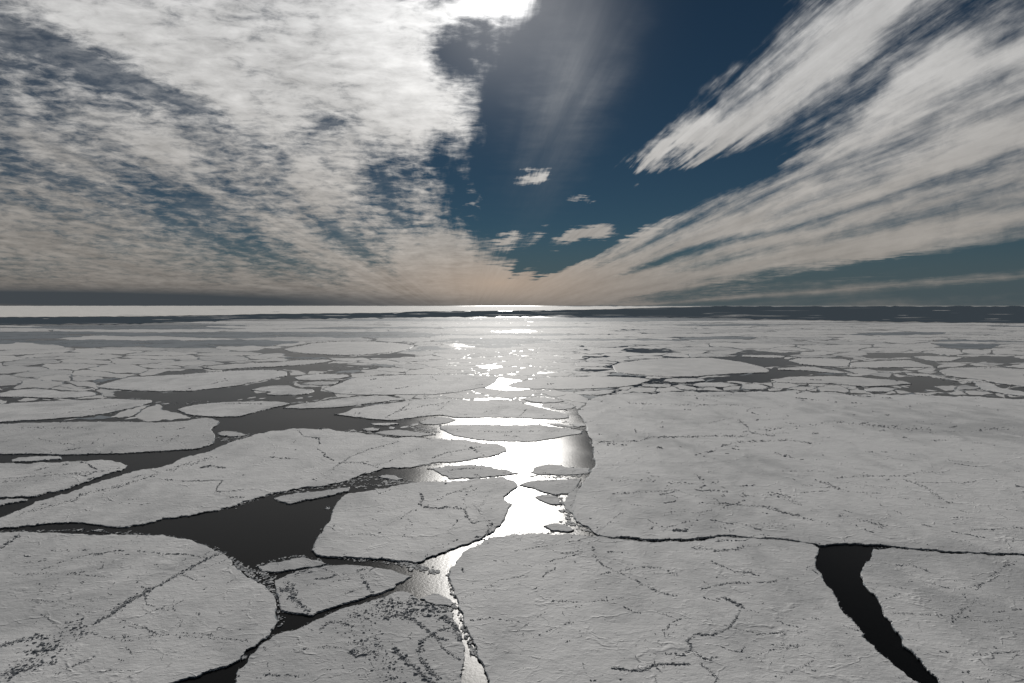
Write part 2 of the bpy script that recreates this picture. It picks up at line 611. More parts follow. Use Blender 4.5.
def strip_sheet(name, stations, z, m_, origin_y=0):
    """ground sheet made of cross strips; stations = (y, half width)"""
    vs, fs = [], []
    N = 24
    for y, hw in stations:
        for k in range(N + 1):
            vs.append((-hw + 2 * hw * k / N, y, z))
    for r in range(len(stations) - 1):
        for k in range(N):
            a = r * (N + 1) + k
            fs.append((a, a + 1, a + N + 2, a + N + 1))
    return mesh_object(name, vs, fs, [m_])


tag(strip_sheet('sea', [(-1500, 2500), (100, 2500), (400, 2500), (900, 3000), (2000, 4000), (4000, 7000), (8000, 14000), (16000, 26000),
                        (40000, 60000), (120000, 160000), (420000, 520000)], 0.0, SEA), 'dark still sea water showing in the leads between the floes', kind='structure')


def edge_sheet(name, far_edge, near_edge, z, m_, rng, jit=.22):
    """sheet between two shorelines given as outlines, each refined with small bays"""
    def refine(e):
        o_ = []
        for (x0, y0), (x1, y1) in zip(e, e[1:]):
            k = max(2, int(abs(x1 - x0) / 5))
            for i in range(k):
                t = i / k
                o_.append((x0 + (x1 - x0) * t, y0 + (y1 - y0) * t + rng.gauss(0, jit)))
        o_.append(e[-1])
        return o_
    ring = refine(far_edge) + refine(near_edge)[::-1]
    vs = [(*ground(x, y, z), z) for x, y in ring]
    me = bpy.data.meshes.new(name)
    me.from_pydata(vs, [], [tuple(range(len(vs)))])
    me.materials.append(m_)
    o = bpy.data.objects.new(name, me)
    COL.objects.link(o)
    return o


rng = random.Random(11)
BELT_FAR = [(-420, 318.5), (0, 317), (130, 316.3), (230, 315), (260, 313.9), (400, 312.6), (410, 311.5), (520, 310.6), (600, 309.3), (660, 307.4), (720, 306.4), (1450, 306.2)]
BELT_NEAR = [(-420, 327), (0, 325), (130, 324), (260, 319.3), (400, 317.7), (520, 316.4), (640, 316.4), (770, 319), (900, 322), (1024, 323), (1450, 326)]
o = edge_sheet('cloud_shadow_belt', BELT_FAR, BELT_NEAR, 1.2, SHADOW_BELT, rng, .32)  # dark sheet laid in place of cloud shadow on the far ice
tag(o, 'dark blue belt standing in for cloud shadow below the horizon', kind='structure')
vs = [(*ground(x, 305.86, 2.4), 2.4) for x in range(-700, 1800, 100)]
FARICE = [(-420, 319.5), (0, 317.9), (130, 317.2), (230, 315.9), (260, 314.8), (400, 313.5), (520, 311.5), (600, 310.2), (660, 308.2), (700, 306.9)]
o = edge_sheet('far_ice', [(-420, 305.86), (250, 305.86), (700, 306.3)], BELT_FAR[:10] + [(700, 306.7)], 4.0, SUNLIT_FAR, rng, .12)
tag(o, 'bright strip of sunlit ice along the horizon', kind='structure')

# ------------------------------------------------------------------ the floes traced from the photograph
FLOES = [
    # label, outline in photo pixels, snow kind
    ('broad white floe filling the lower left corner, crossed by a diagonal rubble ridge',
     [(-60, 536), (0, 532), (35, 532), (65, 533), (100, 535), (130, 534.5), (150, 535), (170, 536), (190, 539), (208, 546), (222, 553), (230, 558), (237, 569), (250, 578), (262, 584), (271, 592), (276, 601), (275, 612), (278, 621), (272, 629), (266, 638), (256, 644.5), (246, 649), (240, 659), (220, 667), (200, 675), (165, 684), (140, 700), (60, 725), (-90, 730)], 0),
    ('cracked grey floe at the bottom edge with a wide field of dark rubble',
     [(228, 720), (232, 692), (236, 673), (247, 661), (257, 650), (268, 640), (276, 634), (296, 629.5), (318, 619), (341, 609), (361, 604), (376, 599), (394, 592), (404, 590.5), (416, 598), (428, 604), (440, 607), (453, 613), (456, 623), (462, 634), (465, 647), (464, 662), (462, 673), (461, 690), (462, 720)], 1),
    ('small lens of ice at the head of the glinting gap, beside the rubble floe',
     [(420, 598.5), (428, 595), (436, 593.5), (446, 597), (453.5, 602.5), (450, 606), (438, 604.6), (427, 602.2)], 1),
    ('cracked square floe wedged between the smooth floe and the rubble floe',
     [(275, 580), (286, 575), (297, 570.5), (316, 567.5), (338, 564.7), (356, 565), (376, 567.5), (392, 570), (404, 574), (411, 576), (396, 584), (383, 592), (361, 598.5), (338, 605), (313, 615), (296, 613), (281, 610), (279, 597), (276, 587)], 1),
    ('thin broken sliver of ice below the big black pool',
     [(258, 566.5), (271, 562), (288, 560), (301, 557), (318, 560), (327, 563.5), (318, 566), (296, 569), (273, 571.5), (261, 571)], 1),
    ('smooth pale floe with a rounded left end against the big black pool',
     [(311.5, 549.5), (315, 541), (322, 533), (328, 523), (332, 512), (337, 501.5), (343, 496), (356, 492), (376, 489), (396, 485.7), (427, 481.2), (458, 481), (480, 478.5), (504, 476.5), (513, 480), (518, 485.5), (511, 491), (504, 496.5), (512, 503.5), (508, 511), (505, 519), (494, 531), (482, 538), (470, 542.5), (456, 547), (436, 555), (416, 562.5), (396, 560.5), (356, 557.5), (328.5, 556.5), (316, 554)], 0),
    ('wide floe at the bottom centre between the bright gap and the long black hole',
     [(512, 533.5), (491, 537), (478, 544.5), (463, 551.5), (457, 559.5), (449, 570), (448, 577), (454, 589.5), (457, 599.5), (462, 612), (464, 624.5), (471, 637), (477, 647), (479, 659), (483, 665), (488, 677), (493, 700), (496, 730), (1010, 735), (955, 705), (923, 686), (918, 681.5), (904, 671.5), (893, 664), (890, 660), (875.5, 646.5), (863, 637.5), (862, 631), (853, 621), (839, 603.5), (837, 597.5), (825, 582), (815, 566), (818, 554.5), (819, 548.5), (813, 545), (793, 542.2), (768, 540), (740, 538.6), (722, 537.4), (709, 539.4), (687, 542.4), (662, 542.6), (642, 542.4), (619, 539.4), (600, 537.2), (580, 535.2), (562, 534.2), (537, 533)], 0),
    ('flat floe in the lower right corner beyond the long black hole',
     [(873, 549.6), (893, 549), (918, 551.5), (955.5, 554.5), (993, 556.3), (1021, 556.4), (1120, 560), (1190, 735), (1005, 735), (965, 703), (943, 685), (938, 676), (923, 661), (909, 648), (904, 641), (895.5, 628), (888, 617), (884, 608), (873, 592), (864, 577.5), (863, 571), (867, 563), (872, 556)], 0),
    ('largest flat floe, covering the right half below the broken leads',
     [(592, 398.5), (605, 395), (623, 393.4), (657, 393.3), (695, 391.5), (723, 391.5), (763, 391.5), (788, 390.5), (810, 392), (841, 393), (860, 394.4), (895, 394.6), (930, 395), (974, 396.4), (1024, 398.4), (1110, 402), (1150, 545), (1120, 557.5), (1045, 554), (1021, 553.6), (993, 553.6), (955, 551.6), (918, 548.6), (893, 546), (860, 543.5), (840, 543.5), (820, 545), (814, 543.2), (793, 540), (768, 537.6), (740, 536.2), (722, 535), (709, 536.6), (687, 539), (662, 539.4), (642, 539), (619, 536.8), (600, 535.2), (593, 531.5), (587.5, 526), (576, 521), (573, 513), (573, 503.5), (576, 494), (583.5, 482), (590.5, 472), (595, 460.5), (593, 447), (588.5, 435), (586.5, 427), (583, 419), (577.5, 411), (583, 407)], 0),
    ('small rounded floe jutting into the bright water from the large right floe',
     [(531, 472), (535, 467), (549, 464), (560, 465), (568, 467), (580, 467.6), (590, 468.5), (590, 472.4), (576, 474.6), (556, 475), (537, 474.3)], 1),
    ('pale block pinching the bright water to a narrow neck',
     [(519, 484.5), (528, 481.5), (537, 480), (560, 479.4), (581, 479), (577, 486), (568, 493.5), (556, 495), (546, 492.5), (537, 489.5), (527, 487)], 1),
    ('little flat piece of ice just below the narrow neck of bright water',
     [(535, 496.5), (546.5, 494.6), (559, 497.5), (561, 504), (548, 503.2), (541, 500.5)], 1),
    ('dark rimmed scrap at the lower end of the bright water pool',
     [(543.5, 525.5), (551, 523.6), (560, 523.4), (568, 526), (574, 529.4), (568, 531.6), (552, 530.3)], 1),
    ('narrow ice wedge along the left side of the large right floe, below the neck',
     [(566, 497), (574, 488), (582, 481.5), (579, 493), (575.5, 503), (574, 514), (568, 510), (563, 503)], 1),
    ('long rising floe reaching from the left edge to the bright water',
     [(-70, 527), (-30, 519), (0, 517.5), (19.5, 510), (45, 499.4), (78, 489.8), (109, 479), (129, 473), (148, 468.8), (172, 464), (185.5, 457), (200, 453.5), (219.5, 446.6), (239, 439.6), (253, 434.6), (278, 430.5), (301.5, 428.4), (329, 428.4), (344.5, 431.4), (366, 434.4), (400, 437.4), (439, 438.4), (456.6, 439.4), (476, 441.4), (496, 443.4), (506, 447), (506.5, 451), (494, 455.2), (480, 457.2), (464.5, 460.4), (439, 461.5), (425.5, 464.8), (400, 468), (383.6, 467.6), (372, 472), (352, 478), (337, 483), (317, 486.4), (294, 488.4), (274, 492.4), (255, 498), (237, 505), (219.5, 509.5), (200, 512.7), (180, 516), (166, 518), (141, 524), (125, 527), (106.5, 526), (94, 524), (74, 522), (49, 523), (19.5, 526), (0, 528), (-60, 531)], 0),
    ('thin ice strip lying along the top of the big black pool',
     [(274, 498), (288, 494.6), (303, 492.6), (317, 491), (334, 489), (350, 486.8), (348.5, 491), (329, 495.6), (309, 499.3), (288, 503.6), (280, 501.3)], 1),
    ('round ended floe at the left edge, the dark channel curving around its tip',
     [(-60, 464), (0, 463), (35, 462.6), (68, 461), (105.5, 460), (121, 462), (127.5, 465), (121, 470.6), (94, 478.4), (78, 484.4), (54.7, 491.6), (35, 496), (0, 497.2), (-50, 498.5)], 0),
    ('narrow wedge of ice at the left edge under the round ended floe',
     [(-30, 500), (0, 499.4), (14, 498.8), (28, 499), (14, 502), (0, 505), (-30, 509)], 1),
    ('small bright slab lying in the dark channel at the left edge',
     [(11, 459.6), (17, 457.6), (25, 456.9), (45, 456), (60.5, 456), (62, 458.8), (35, 461), (12, 461.4)], 0),
    ('wide left floe with a blunt right end, above the dark channel',
     [(-60, 424.5), (0, 423.8), (29, 422.6), (64.5, 421.8), (98, 421.3), (137, 422), (170, 421.8), (190, 420), (200, 418.2), (208, 417.6), (213, 418.5), (220, 421.5), (215, 426), (211, 429), (215, 435), (213.5, 443), (200, 447.7), (190, 449), (166, 450.6), (137, 452.3), (98, 453.4), (68, 454.4), (29, 453.4), (0, 453.6), (-60, 455)], 1),
    ('small triangular piece at the blunt end of the wide left floe',
     [(216.6, 433), (221.5, 431), (229, 430.8), (236, 431.4), (247, 435), (233, 436.4), (221.5, 435.5)], 1),
    ('pointed white floe at the left edge below the dark lead',
     [(-60, 406), (0, 404.4), (15.7, 402.6), (55, 400.8), (78, 400), (110, 398.8), (133, 399.3), (152, 399.8), (152, 402), (133, 407.6), (109, 412.6), (82, 416.6), (58.6, 418), (29, 420), (0, 422), (-60, 423)], 0),
    ('thin pale floe at the left edge above the pointed white floe',
     [(-50, 393), (0, 392.8), (9.4, 390.4), (39, 388.4), (63, 391.4), (88, 391.3), (97, 392.6), (94, 395.6), (75, 397.6), (47, 397.6), (16, 396.8), (0, 396.5), (-50, 398.5)], 0),
    ('long white floe on the left whose underside borders the dark lead',
     [(100, 385), (115, 380.5), (130, 376.8), (161, 375.6), (193, 373.6), (230, 370.7), (271, 369.6), (287, 371.3), (287, 375.6), (271, 378.8), (240, 385), (218, 388), (193, 390.6), (161, 391.3), (138, 390.6), (122, 389.6), (106.5, 388.2), (96, 386.4)], 0),
    ('oval white floe alone in the dark lead on the left',
     [(177, 409.2), (187.5, 406.3), (200, 404), (219, 402.4), (239, 401.6), (260, 401), (278, 401.2), (290, 403), (282, 405.6), (268, 408.8), (253, 412.5), (239, 416.2), (219.5, 416.7), (200, 415.6), (185.5, 414)], 0),
    ('low white floe between the oval floe and the far dark lead',
     [(251, 389.6), (260, 387), (271, 385.6), (289, 385.2), (297, 388), (306, 389), (313, 389.2), (315, 391), (308, 393.5), (300, 394.5), (280, 395), (266, 394.2), (271, 391.8)], 0),
    ('thin lens of ice in the lead left of the sun glitter',
     [(294, 377.2), (303.5, 375.2), (315, 374), (327, 373.7), (347, 374.5), (350, 376.2), (338, 378.6), (311, 380.2), (298, 379.6)], 0),
    ('tiny flat scrap just below the thin lens of ice',
     [(302, 383.5), (310, 382), (319, 381.2), (339.5, 381.2), (335, 384), (322, 385), (310, 384.8)], 1),
    ('near circular pale floe far off, left of the sun glitter',
     [(283, 349), (289, 347.6), (296, 346.2), (311, 343.2), (339.5, 341.3), (374, 341.3), (399, 343), (415, 345.3), (408.5, 349), (394, 352), (366, 354.4), (332, 354.9), (305, 353.6), (291, 351.8)], 2),
    ('flat floe with a pointed left end, just left of the sun glitter',
     [(322, 389), (330, 386.4), (338, 383.6), (345, 380.6), (352, 378.4), (368, 376), (399, 374.9), (421, 374.6), (467, 374.4), (498, 376.6), (496, 381.6), (486, 387), (467, 390), (454.5, 392.4), (426, 394.6), (390, 394.6), (355, 394.6), (335, 393.2)], 0),
    ('thin tapering floe along the top of the wide dark lead',
     [(283, 407.8), (292, 405), (303.5, 403.2), (327, 400.3), (350.5, 397), (374, 395.6), (388, 396), (399, 397.7), (404, 399.4), (382, 401.7), (355, 405.2), (327, 407.5), (300, 408.4)], 0),
    ('broad pale floe with a rounded left end below the tapering floe',
     [(334, 414.2), (340, 413.3), (345, 412), (353.6, 408.3), (374, 404.9), (405, 401), (421, 399), (451, 398.5), (478, 400.2), (511, 400.4), (523, 403.2), (539, 407), (556, 411), (569, 414.5), (569, 417.4), (556, 418.6), (536, 418.4), (514, 417.2), (485, 416.8), (459, 417.6), (440, 414.6), (413, 417.6), (390, 420), (368, 418.4), (350.5, 416.2), (342, 415)], 0),
    ('little floe at the left end of the white glint strip',
     [(419, 422), (430, 418.6), (439, 416.6), (449, 417.4), (456, 419.6), (450, 422), (440, 424), (424, 424)], 1),
    ('long flat floe between the glint strip and the bright pool',
     [(440, 426), (450, 424.8), (459, 424.6), (500, 424.8), (540.6, 424.6), (552, 426.6), (566, 428), (583.6, 430.4), (581.6, 433.4), (570, 435.4), (556, 437.6), (535, 441), (514, 441.2), (494, 441), (478, 439.6), (454.7, 435.6), (447, 432), (440, 429)], 0),
    ('flat scrap of ice among brash at the right tip of the wide dark lead',
     [(374, 432.4), (384, 430.5), (400, 429.6), (413, 431.5), (426, 433), (436, 434.5), (420, 436.4), (400, 436), (384, 434.4)], 1),
    ('thin bright scrap at the right tip of the wide dark lead',
     [(370, 423.2), (380, 422.6), (395, 422.6), (399, 423.8), (388, 425.2), (374, 425)], 0),
    ('small white scrap beside the brash in the wide dark lead',
     [(362, 429), (370, 427.6), (380, 428.6), (378, 430.3), (367, 430.6)], 0),
    ('spindle shaped floe ending in the bright pool',
     [(427, 468.5), (446, 465.4), (468, 464.4), (490, 466.4), (505.5, 469.4), (519.5, 473), (507, 475), (496, 475.8), (474, 477.8), (450.5, 478.7), (444, 475), (436.5, 471)], 1),
    ('small sliver in the dark channel above the smooth pale floe',
     [(378, 476.5), (386, 474.6), (394, 475), (403, 478.6), (397, 480.6), (388, 478.6)], 1),
    ('shield shaped far floe on the right between dark leads',
     [(612, 365.4), (618, 363.4), (626, 362), (641.5, 359.4), (670, 358), (706, 357.4), (731, 360.3), (747, 362.8), (763, 366.6), (770, 370), (767, 372.5), (739, 373.3), (716, 374.7), (700, 376.2), (670, 376.6), (648, 375.3), (627, 373.8), (615, 371.5)], 2),
    ('flat floe right of the white glint, left of the shield shaped floe',
     [(520, 381), (540, 378), (560, 376.8), (591, 376), (615, 376.3), (634, 377.3), (651, 379.6), (637, 384.7), (618, 387), (583.5, 388.7), (560, 389.2), (535, 388.8), (512, 387), (506, 384.5)], 2),
    ('curved thin floe above the upper left corner of the largest floe',
     [(572.5, 392), (591, 390.7), (616, 389.4), (612, 392.8), (600, 394.6), (591, 394.8), (578, 394)], 0),
    ('rounded small floe in the dark crack left of the largest floe',
     [(550, 406), (556, 404.4), (563, 403.4), (570, 403.4), (577, 406), (570, 408.6), (556, 409.6)], 0),
    ('angular little floe next to the crack left of the largest floe',
     [(522, 398), (533, 396.6), (545, 396.6), (564, 400.9), (556, 402.4), (545, 402.8), (530, 401.2)], 0),
    ('tiny block in the crack at the edge of the largest floe',
     [(572, 423.6), (578, 423), (584.6, 423.4), (585.2, 425.6), (578, 427), (573.5, 426)], 0),
    ('thin shard under the rounded small floe beside the crack',
     [(546, 422.6), (560, 423.4), (572, 426.4), (580, 428.8), (566, 426.6), (552, 424.8)], 1),
    ('thin floe in the lead right of the shield shaped floe tip',
     [(663, 381), (666.5, 378.6), (684, 378), (701, 378.3), (706, 380.6), (685, 382.4), (672, 382)], 0),
    ('small pale floe touching the top of the largest floe',
     [(641.5, 385.2), (654, 383.7), (671, 384.3), (670, 387), (656, 387), (646, 386.6)], 1),
    ('low flat floe between the dark lead and the top of the largest floe',
     [(692, 384.6), (700, 382.6), (723.5, 382.4), (739, 385), (725, 387), (700, 386.8)], 0),
    ('short white floe under the dark lead on the right',
     [(742, 384), (750, 383.6), (763, 384.6), (769, 387.3), (763, 389.4), (742, 388.6)], 0),
    ('long pale floe on the right ending in a rounded tip in the dark lead',
     [(770.5, 379.4), (786, 377), (810, 376.4), (828.5, 375.8), (860, 377), (887.5, 379.3), (903, 380.8), (912, 383.4), (895, 385), (864, 386.5), (833, 383.4), (802, 383), (777, 382)], 2),
    ('small white lens above the largest floe on the right',
     [(864, 388.6), (874, 387.4), (883, 387), (899, 388.4), (887.5, 391.8), (866, 391.4)], 0),
    ('pale floe running off the right edge above the broken leads',
     [(938, 370.2), (947, 368.4), (958, 367.3), (989, 366.6), (1024, 369), (1090, 373), (1090, 392), (1024, 386.8), (997, 382.8), (986, 380.3), (958, 377.2), (945.5, 374.8)], 2),
    ('wedge floe in the narrow lead near the right edge',
     [(972, 380.8), (992.5, 383.4), (1002, 388), (1024, 391.8), (1070, 394), (1070, 397), (1024, 395.8), (1006, 394), (986, 390.4), (977, 386.6)], 0),
    ('low floe with a notched end between two leads on the right',
     [(850, 363), (864, 361.7), (885, 360.4), (908, 360), (930, 365), (936, 367.6), (911, 367), (880, 367.4), (864, 367.6), (850, 366.5)], 2),
    ('angular pale floe above the notched floe on the right',
     [(911, 356.3), (930, 356), (964, 357.3), (955, 360), (951, 361.5), (936, 361.4), (922, 358.8)], 2),
    ('pale floe filling the fork of the dark leads on the right',
     [(788, 360.2), (797, 358.3), (818, 358), (841, 358.6), (851, 360), (848, 366.6), (830, 366.4), (816, 365.4), (800, 363.8)], 2),
    ('needle thin floe lying across the fork of the dark leads',
     [(742, 354.8), (764, 354.9), (786, 355.6), (784, 357.4), (764, 357.2), (742, 356.5)], 2),
    ('thin pale strip at the right end of the far dark lead',
     [(778, 368.2), (797, 367), (816, 366.8), (835, 370), (858, 373.4), (830, 372.6), (800, 370), (778, 369.6)], 2),
    ('narrow pale floe inside the cluster of leads near the right edge',
     [(905, 372.6), (925, 373.4), (940, 376.2), (958, 379.6), (975, 383), (955, 380.6), (930, 376.4), (908, 375)], 2),
    ('low floe with straight sides lying above the far dark lead on the left',
     [(200, 366.5), (245, 363.5), (280, 362), (296, 360.2), (327, 359.3), (333, 361), (319, 362.8), (290, 365.6), (250, 367.6), (215, 369.5)], 2),
]

# dark water kept clear of the loose pack ice
LEADS = [
    [(97, 393), (120, 391.5), (160, 393), (195, 392), (225, 389), (250, 385), (275, 380), (292, 376), (300, 378), (296, 384), (270, 386), (252, 391), (265, 395), (282, 397), (300, 396), (316, 390), (322, 392), (340, 396), (320, 399), (300, 402), (280, 401), (240, 400.5), (200, 403), (180, 407), (170, 410), (150, 405), (160, 402), (150, 399), (130, 398)],
    [(222, 421), (240, 417.5), (268, 410), (292, 404), (300, 409), (345, 408), (340, 413), (350, 417), (372, 420), (360, 428), (345, 430), (330, 427), (300, 427), (278, 429), (255, 433), (240, 431), (218, 430), (213, 428)],
    [(278, 367.5), (290, 365.3), (330, 363.6), (365, 365.5), (388, 366), (368, 370), (340, 371.6), (300, 371), (288, 370)],
    [(280, 352), (305, 355), (340, 356.5), (366, 355.6), (394, 353.4), (412, 353.4), (414, 357), (380, 358.4), (350, 357), (315, 357), (285, 354)],
    [(741, 352.2), (790, 352), (800, 353.6), (780, 355.4), (741, 354.6)],
    [(708, 356.6), (740, 357), (785, 358.5), (790, 361), (816, 366), (800, 366), (785, 366.5), (770, 367), (762, 366), (747, 362), (731, 359.5)],
    [(702, 378), (740, 374.5), (768, 373.5), (771, 369), (777, 370), (800, 371), (828, 374), (812, 375.5), (786, 376), (772, 379), (770, 382), (740, 382), (720, 381)],
    [(867, 353), (908, 353), (952, 355), (964, 356), (930, 355.4), (911, 356), (908, 358), (864, 358)],
    [(911, 360), (925, 361), (938, 363), (941, 365.6), (933, 367), (927, 364)],
    [(967, 355.4), (1013, 357), (1030, 361), (1020, 365), (1000, 366), (1006, 362), (992, 360), (974, 360), (955, 360.5), (962, 358)],
    [(864, 368), (898, 368), (912.6, 370), (903, 372), (887.5, 371)],
    [(830, 375), (864, 376), (903, 376), (931, 377), (952, 381), (965, 385), (934.5, 386), (942, 389), (948.6, 392), (911, 392), (898, 390), (913, 385), (903, 380), (880, 378)],
    [(990, 384.4), (1005, 384.4), (1024, 388), (1060, 391), (1060, 393), (1024, 391), (1000, 387)],
    [(614, 349), (641.5, 349.2), (684, 352), (680, 353.2), (644.6, 352.8)],
    [(580, 354.5), (590, 353), (607, 357), (600, 358), (585, 357)],
    [(575, 370.4), (591, 369.2), (608, 368.4), (611, 370.6), (594.5, 371.4), (577, 371.2)],
    [(640, 380.5), (655, 380), (662, 377.5), (700, 378), (690, 384), (672, 383.5), (660, 382.5), (640, 384.5)],
    [(140, 371), (165, 370.8), (195, 369.4), (215, 370), (195, 372.6), (160, 374), (140, 374.6)],
    [(258, 350.5), (266, 347.6), (284, 347.6), (290, 352), (262, 353.5)],
    # bright gaps under the sun
    [(487, 388.5), (498, 381), (507, 376), (514, 377), (524, 385), (528, 390), (505, 390.6)],
    [(430, 343.6), (455, 343), (470, 346), (471, 350), (460, 350.6), (452, 346.5)],
    [(494, 331.5), (520, 329.6), (540, 331.5), (520, 333), (500, 333)],
    [(478, 365.5), (492, 364.5), (502, 367), (495, 368.6), (480, 367.6)],
    [(512, 349.6), (530, 349), (534, 350.8), (516, 351.4)],
    [(530, 372), (555, 371.4), (560, 373.6), (535, 374)],
    [(456, 418.2), (485, 417.4), (514, 417.8), (541, 420), (535, 424.2), (459, 424.2)],
    [(478, 398), (500, 397.6), (505, 399.6), (482, 399.8)],
    [(523, 403.6), (535, 402.8), (548, 405), (540, 407)],
    [(560, 412), (575, 408), (582, 416), (572, 422), (590, 432), (580, 430), (568, 424), (560, 420)],
]

for i_, dy_ in ((6, 1.0), (7, 1.0)):
    FLOES[i_] = (FLOES[i_][0], [((x - 2.0 if i_ == 7 and y > 556.5 and x < 950 else x), (y - dy_ if ((i_ == 6 and x > 580) or i_ == 7) and y < 557 else y)) for x, y in FLOES[i_][1]], FLOES[i_][2])
floe_objs = []
floe_px = []
rng = random.Random(5)
KINDS = [(SNOW, .75), (SNOW_DIM, .6), (SNOW_FAR, .9)]
for label, outline, kind in FLOES:
    ys = sum(p_[1] for p_ in outline) / len(outline)
    size = max(p_[0] for p_ in outline) - min(p_[0] for p_ in outline)
    step = 2.4 if ys > 430 else 1.8
    amp = .10 if ys > 430 else .05
    ring_px = roughen(outline, rng, amp, step, 1.8 if ys > 470 else .55)
    m_, top = KINDS[kind]
    top += ((len(floe_objs) * 37) % 64) / 64 * .26
    ring = [ground(x, y, top) for x, y in ring_px]
    o = slab('ice_floe', ring, top, [m_, SIDE])
    tag(o, label, 'ice floe', 'ice floes on the dark sea')
    floe_objs.append((o, top, kind, ring_px))
    floe_px.append((min(p_[0] for p_ in outline), max(p_[0] for p_ in outline), min(p_[1] for p_ in outline), max(p_[1] for p_ in outline), outline))

# ------------------------------------------------------------------ loose pack ice of the middle and far distance


def covered(x, y):
    for x0, x1, y0, y1, pl in floe_px:
        if x0 <= x <= x1 and y0 <= y <= y1 and inside(pl, x, y):
            return True
    return False


LEADBOX = [(min(p_[0] for p_ in l), max(p_[0] for p_ in l), min(p_[1] for p_ in l), max(p_[1] for p_ in l), l) for l in LEADS]


def in_lead(x, y):
    for x0, x1, y0, y1, pl in LEADBOX:
        if x0 <= x <= x1 and y0 <= y <= y1 and inside(pl, x, y):
            return True
    return False


def belt_near(x):
    for (x0, y0), (x1, y1) in zip(BELT_NEAR, BELT_NEAR[1:]):
        if x0 <= x <= x1:
            return y0 + (y1 - y0) * (x - x0) / (x1 - x0)
    return 326


# scatter seeds so that floes look alike in size on a log-depth chart, then take their Voronoi cells
rng = random.Random(23)
seeds = []
ROWS = [(405, 34), (399, 38), (394, 36), (389.5, 40), (385, 42), (381, 46), (377, 46), (373, 50), (369.5, 54), (366, 56), (363, 60), (360, 64), (357, 66), (354, 70), (351.3, 74), (348.6, 80), (346, 90), (343.6, 92), (341.2, 98), (339, 106),
        (337, 112), (335, 122), (333.2, 130), (331.5, 140), (329.9, 150), (328.4, 160), (327, 170), (325.7, 185), (324.5, 200), (323.3, 210), (322.2, 230), (321.2, 240), (320.2, 260), (319.3, 280), (318.5, 300), (317.7, 320), (317, 340)]
for r, (py, w) in enumerate(ROWS):
    x = -160 + rng.uniform(0, w)
    gap = (ROWS[r - 1][0] - py) if r else 5
    w *= .82 if py > 345 else 1.0
    while x < 1190:
        seeds.append((x + rng.gauss(0, w * .18), py + rng.uniform(-.55, .55) * gap, w, gap))
        x += (1.7 if x < 270 and py < 400 else 1.0) * w * rng.choice((.45, .6, .8, 1.0, 1.3, 1.8))


def clip_half(poly, ax, ay, bx, by, shift):
    """keep the part of poly nearer to a than to b, set back by shift"""
    mx, my = (ax + bx) / 2, (ay + by) / 2
    nx, ny = bx - ax, by - ay
    L = hypot(nx, ny) or 1
    nx, ny = nx / L, ny / L
    c0 = mx * nx + my * ny - shift
    res = []
    for i in range(len(poly)):
        p1, p2 = poly[i], poly[(i + 1) % len(poly)]
        d1, d2 = p1[0] * nx + p1[1] * ny - c0, p2[0] * nx + p2[1] * ny - c0
        if d1 <= 0:
            res.append(p1)
        if (d1 < 0) != (d2 < 0) and d1 != d2:
            t = d1 / (d1 - d2)
            res.append((p1[0] + (p2[0] - p1[0]) * t, p1[1] + (p2[1] - p1[1]) * t))
    return res


cells = []
for (x, y, w, gp_) in seeds:
    if y < belt_near(x) + .5 or x < -140 or x > 1170:
        continue
    k = w / gp_ * .62                    # chart stretched so that cells are compact
    poly = [(x - w * 1.6, y * k - w * 1.6), (x + w * 1.6, y * k - w * 1.6), (x + w * 1.6, y * k + w * 1.6), (x - w * 1.6, y * k + w * 1.6)]
    for (x2, y2, w2, g2) in seeds:
        if (x2, y2) == (x, y) or abs(x2 - x) > w * 3.2 or abs(y2 - y) * k > w * 3.2:
            continue
        poly = clip_half(poly, x, y * k, x2, y2 * k, w * .5 * max(0, rng.gauss(-.03, .05)) + rng.uniform(.25, .75) * min(1, gp_ / 3))
        if len(poly) < 3:
            break
    if len(poly) >= 3:
        cells.append((x, y, [(a, b / k) for a, b in poly], gp_))

pack = []
for x, y, poly, gp_ in cells:
    poly = round_corners(poly, 1)
    samp = poly + [((a + x) / 2, (b + y) / 2) for a, b in poly] + [(x, y)]
    cov = sum(covered(*p_) for p_ in samp) / len(samp)
    if cov > .97:
        continue
    # pull corners that reach into a dark lead back towards the floe's own centre
    if in_lead(x, y) or covered(x, y):
        free = [p_ for p_ in samp if not in_lead(*p_) and not covered(*p_)]
        if len(free) < 3:
            continue
        x, y = sum(p_[0] for p_ in free) / len(free), sum(p_[1] for p_ in free) / len(free)
        if in_lead(x, y) or covered(x, y):
            continue

    def taken(a, b):
        return in_lead(a, b) or covered(a, b) or covered(a, b + .7) or covered(a, b - .5) or covered(a + 2.5, b) or covered(a - 2.5, b)
    np_ = []
    for a, b in poly:
        t = 1.0
        while t > .15 and taken(x + (a - x) * t, y + (b - y) * t):
            t -= .08
        np_.append((x + (a - x) * t, y + (b - y) * t))
    shown = 1 - cov
    area = abs(sum(np_[i][0] * np_[(i + 1) % len(np_)][1] - np_[(i + 1) % len(np_)][0] * np_[i][1] for i in range(len(np_)))) / 2
    if area < 3:
        continue
    vis = -5 < x < 1029
    pack.append((area * shown * (1 if vis else .1), x, y, np_, gp_))

from mathutils import noise as mnoise


def wander(poly, gp_, rng):
    """subdivide an outline and let neighbouring shores wander together"""
    pts = roughen(poly, rng, .03, 2.4, min(.3, gp_ * .07))
    res = []
    for a, b in pts:
        t = 6.0 / max(b - HORIZON, 6.0)
        q1 = mnoise.noise_vector((a * .055, b * .055 * 9 * t ** .8, 1.7))
        q2 = mnoise.noise_vector((a * .18, b * .18 * 9 * t ** .8, 5.1))
        res.append((a + q1.x * 7 + q2.x * 2.5, b + (q1.y * .40 + q2.y * .2) * gp_))
    return res


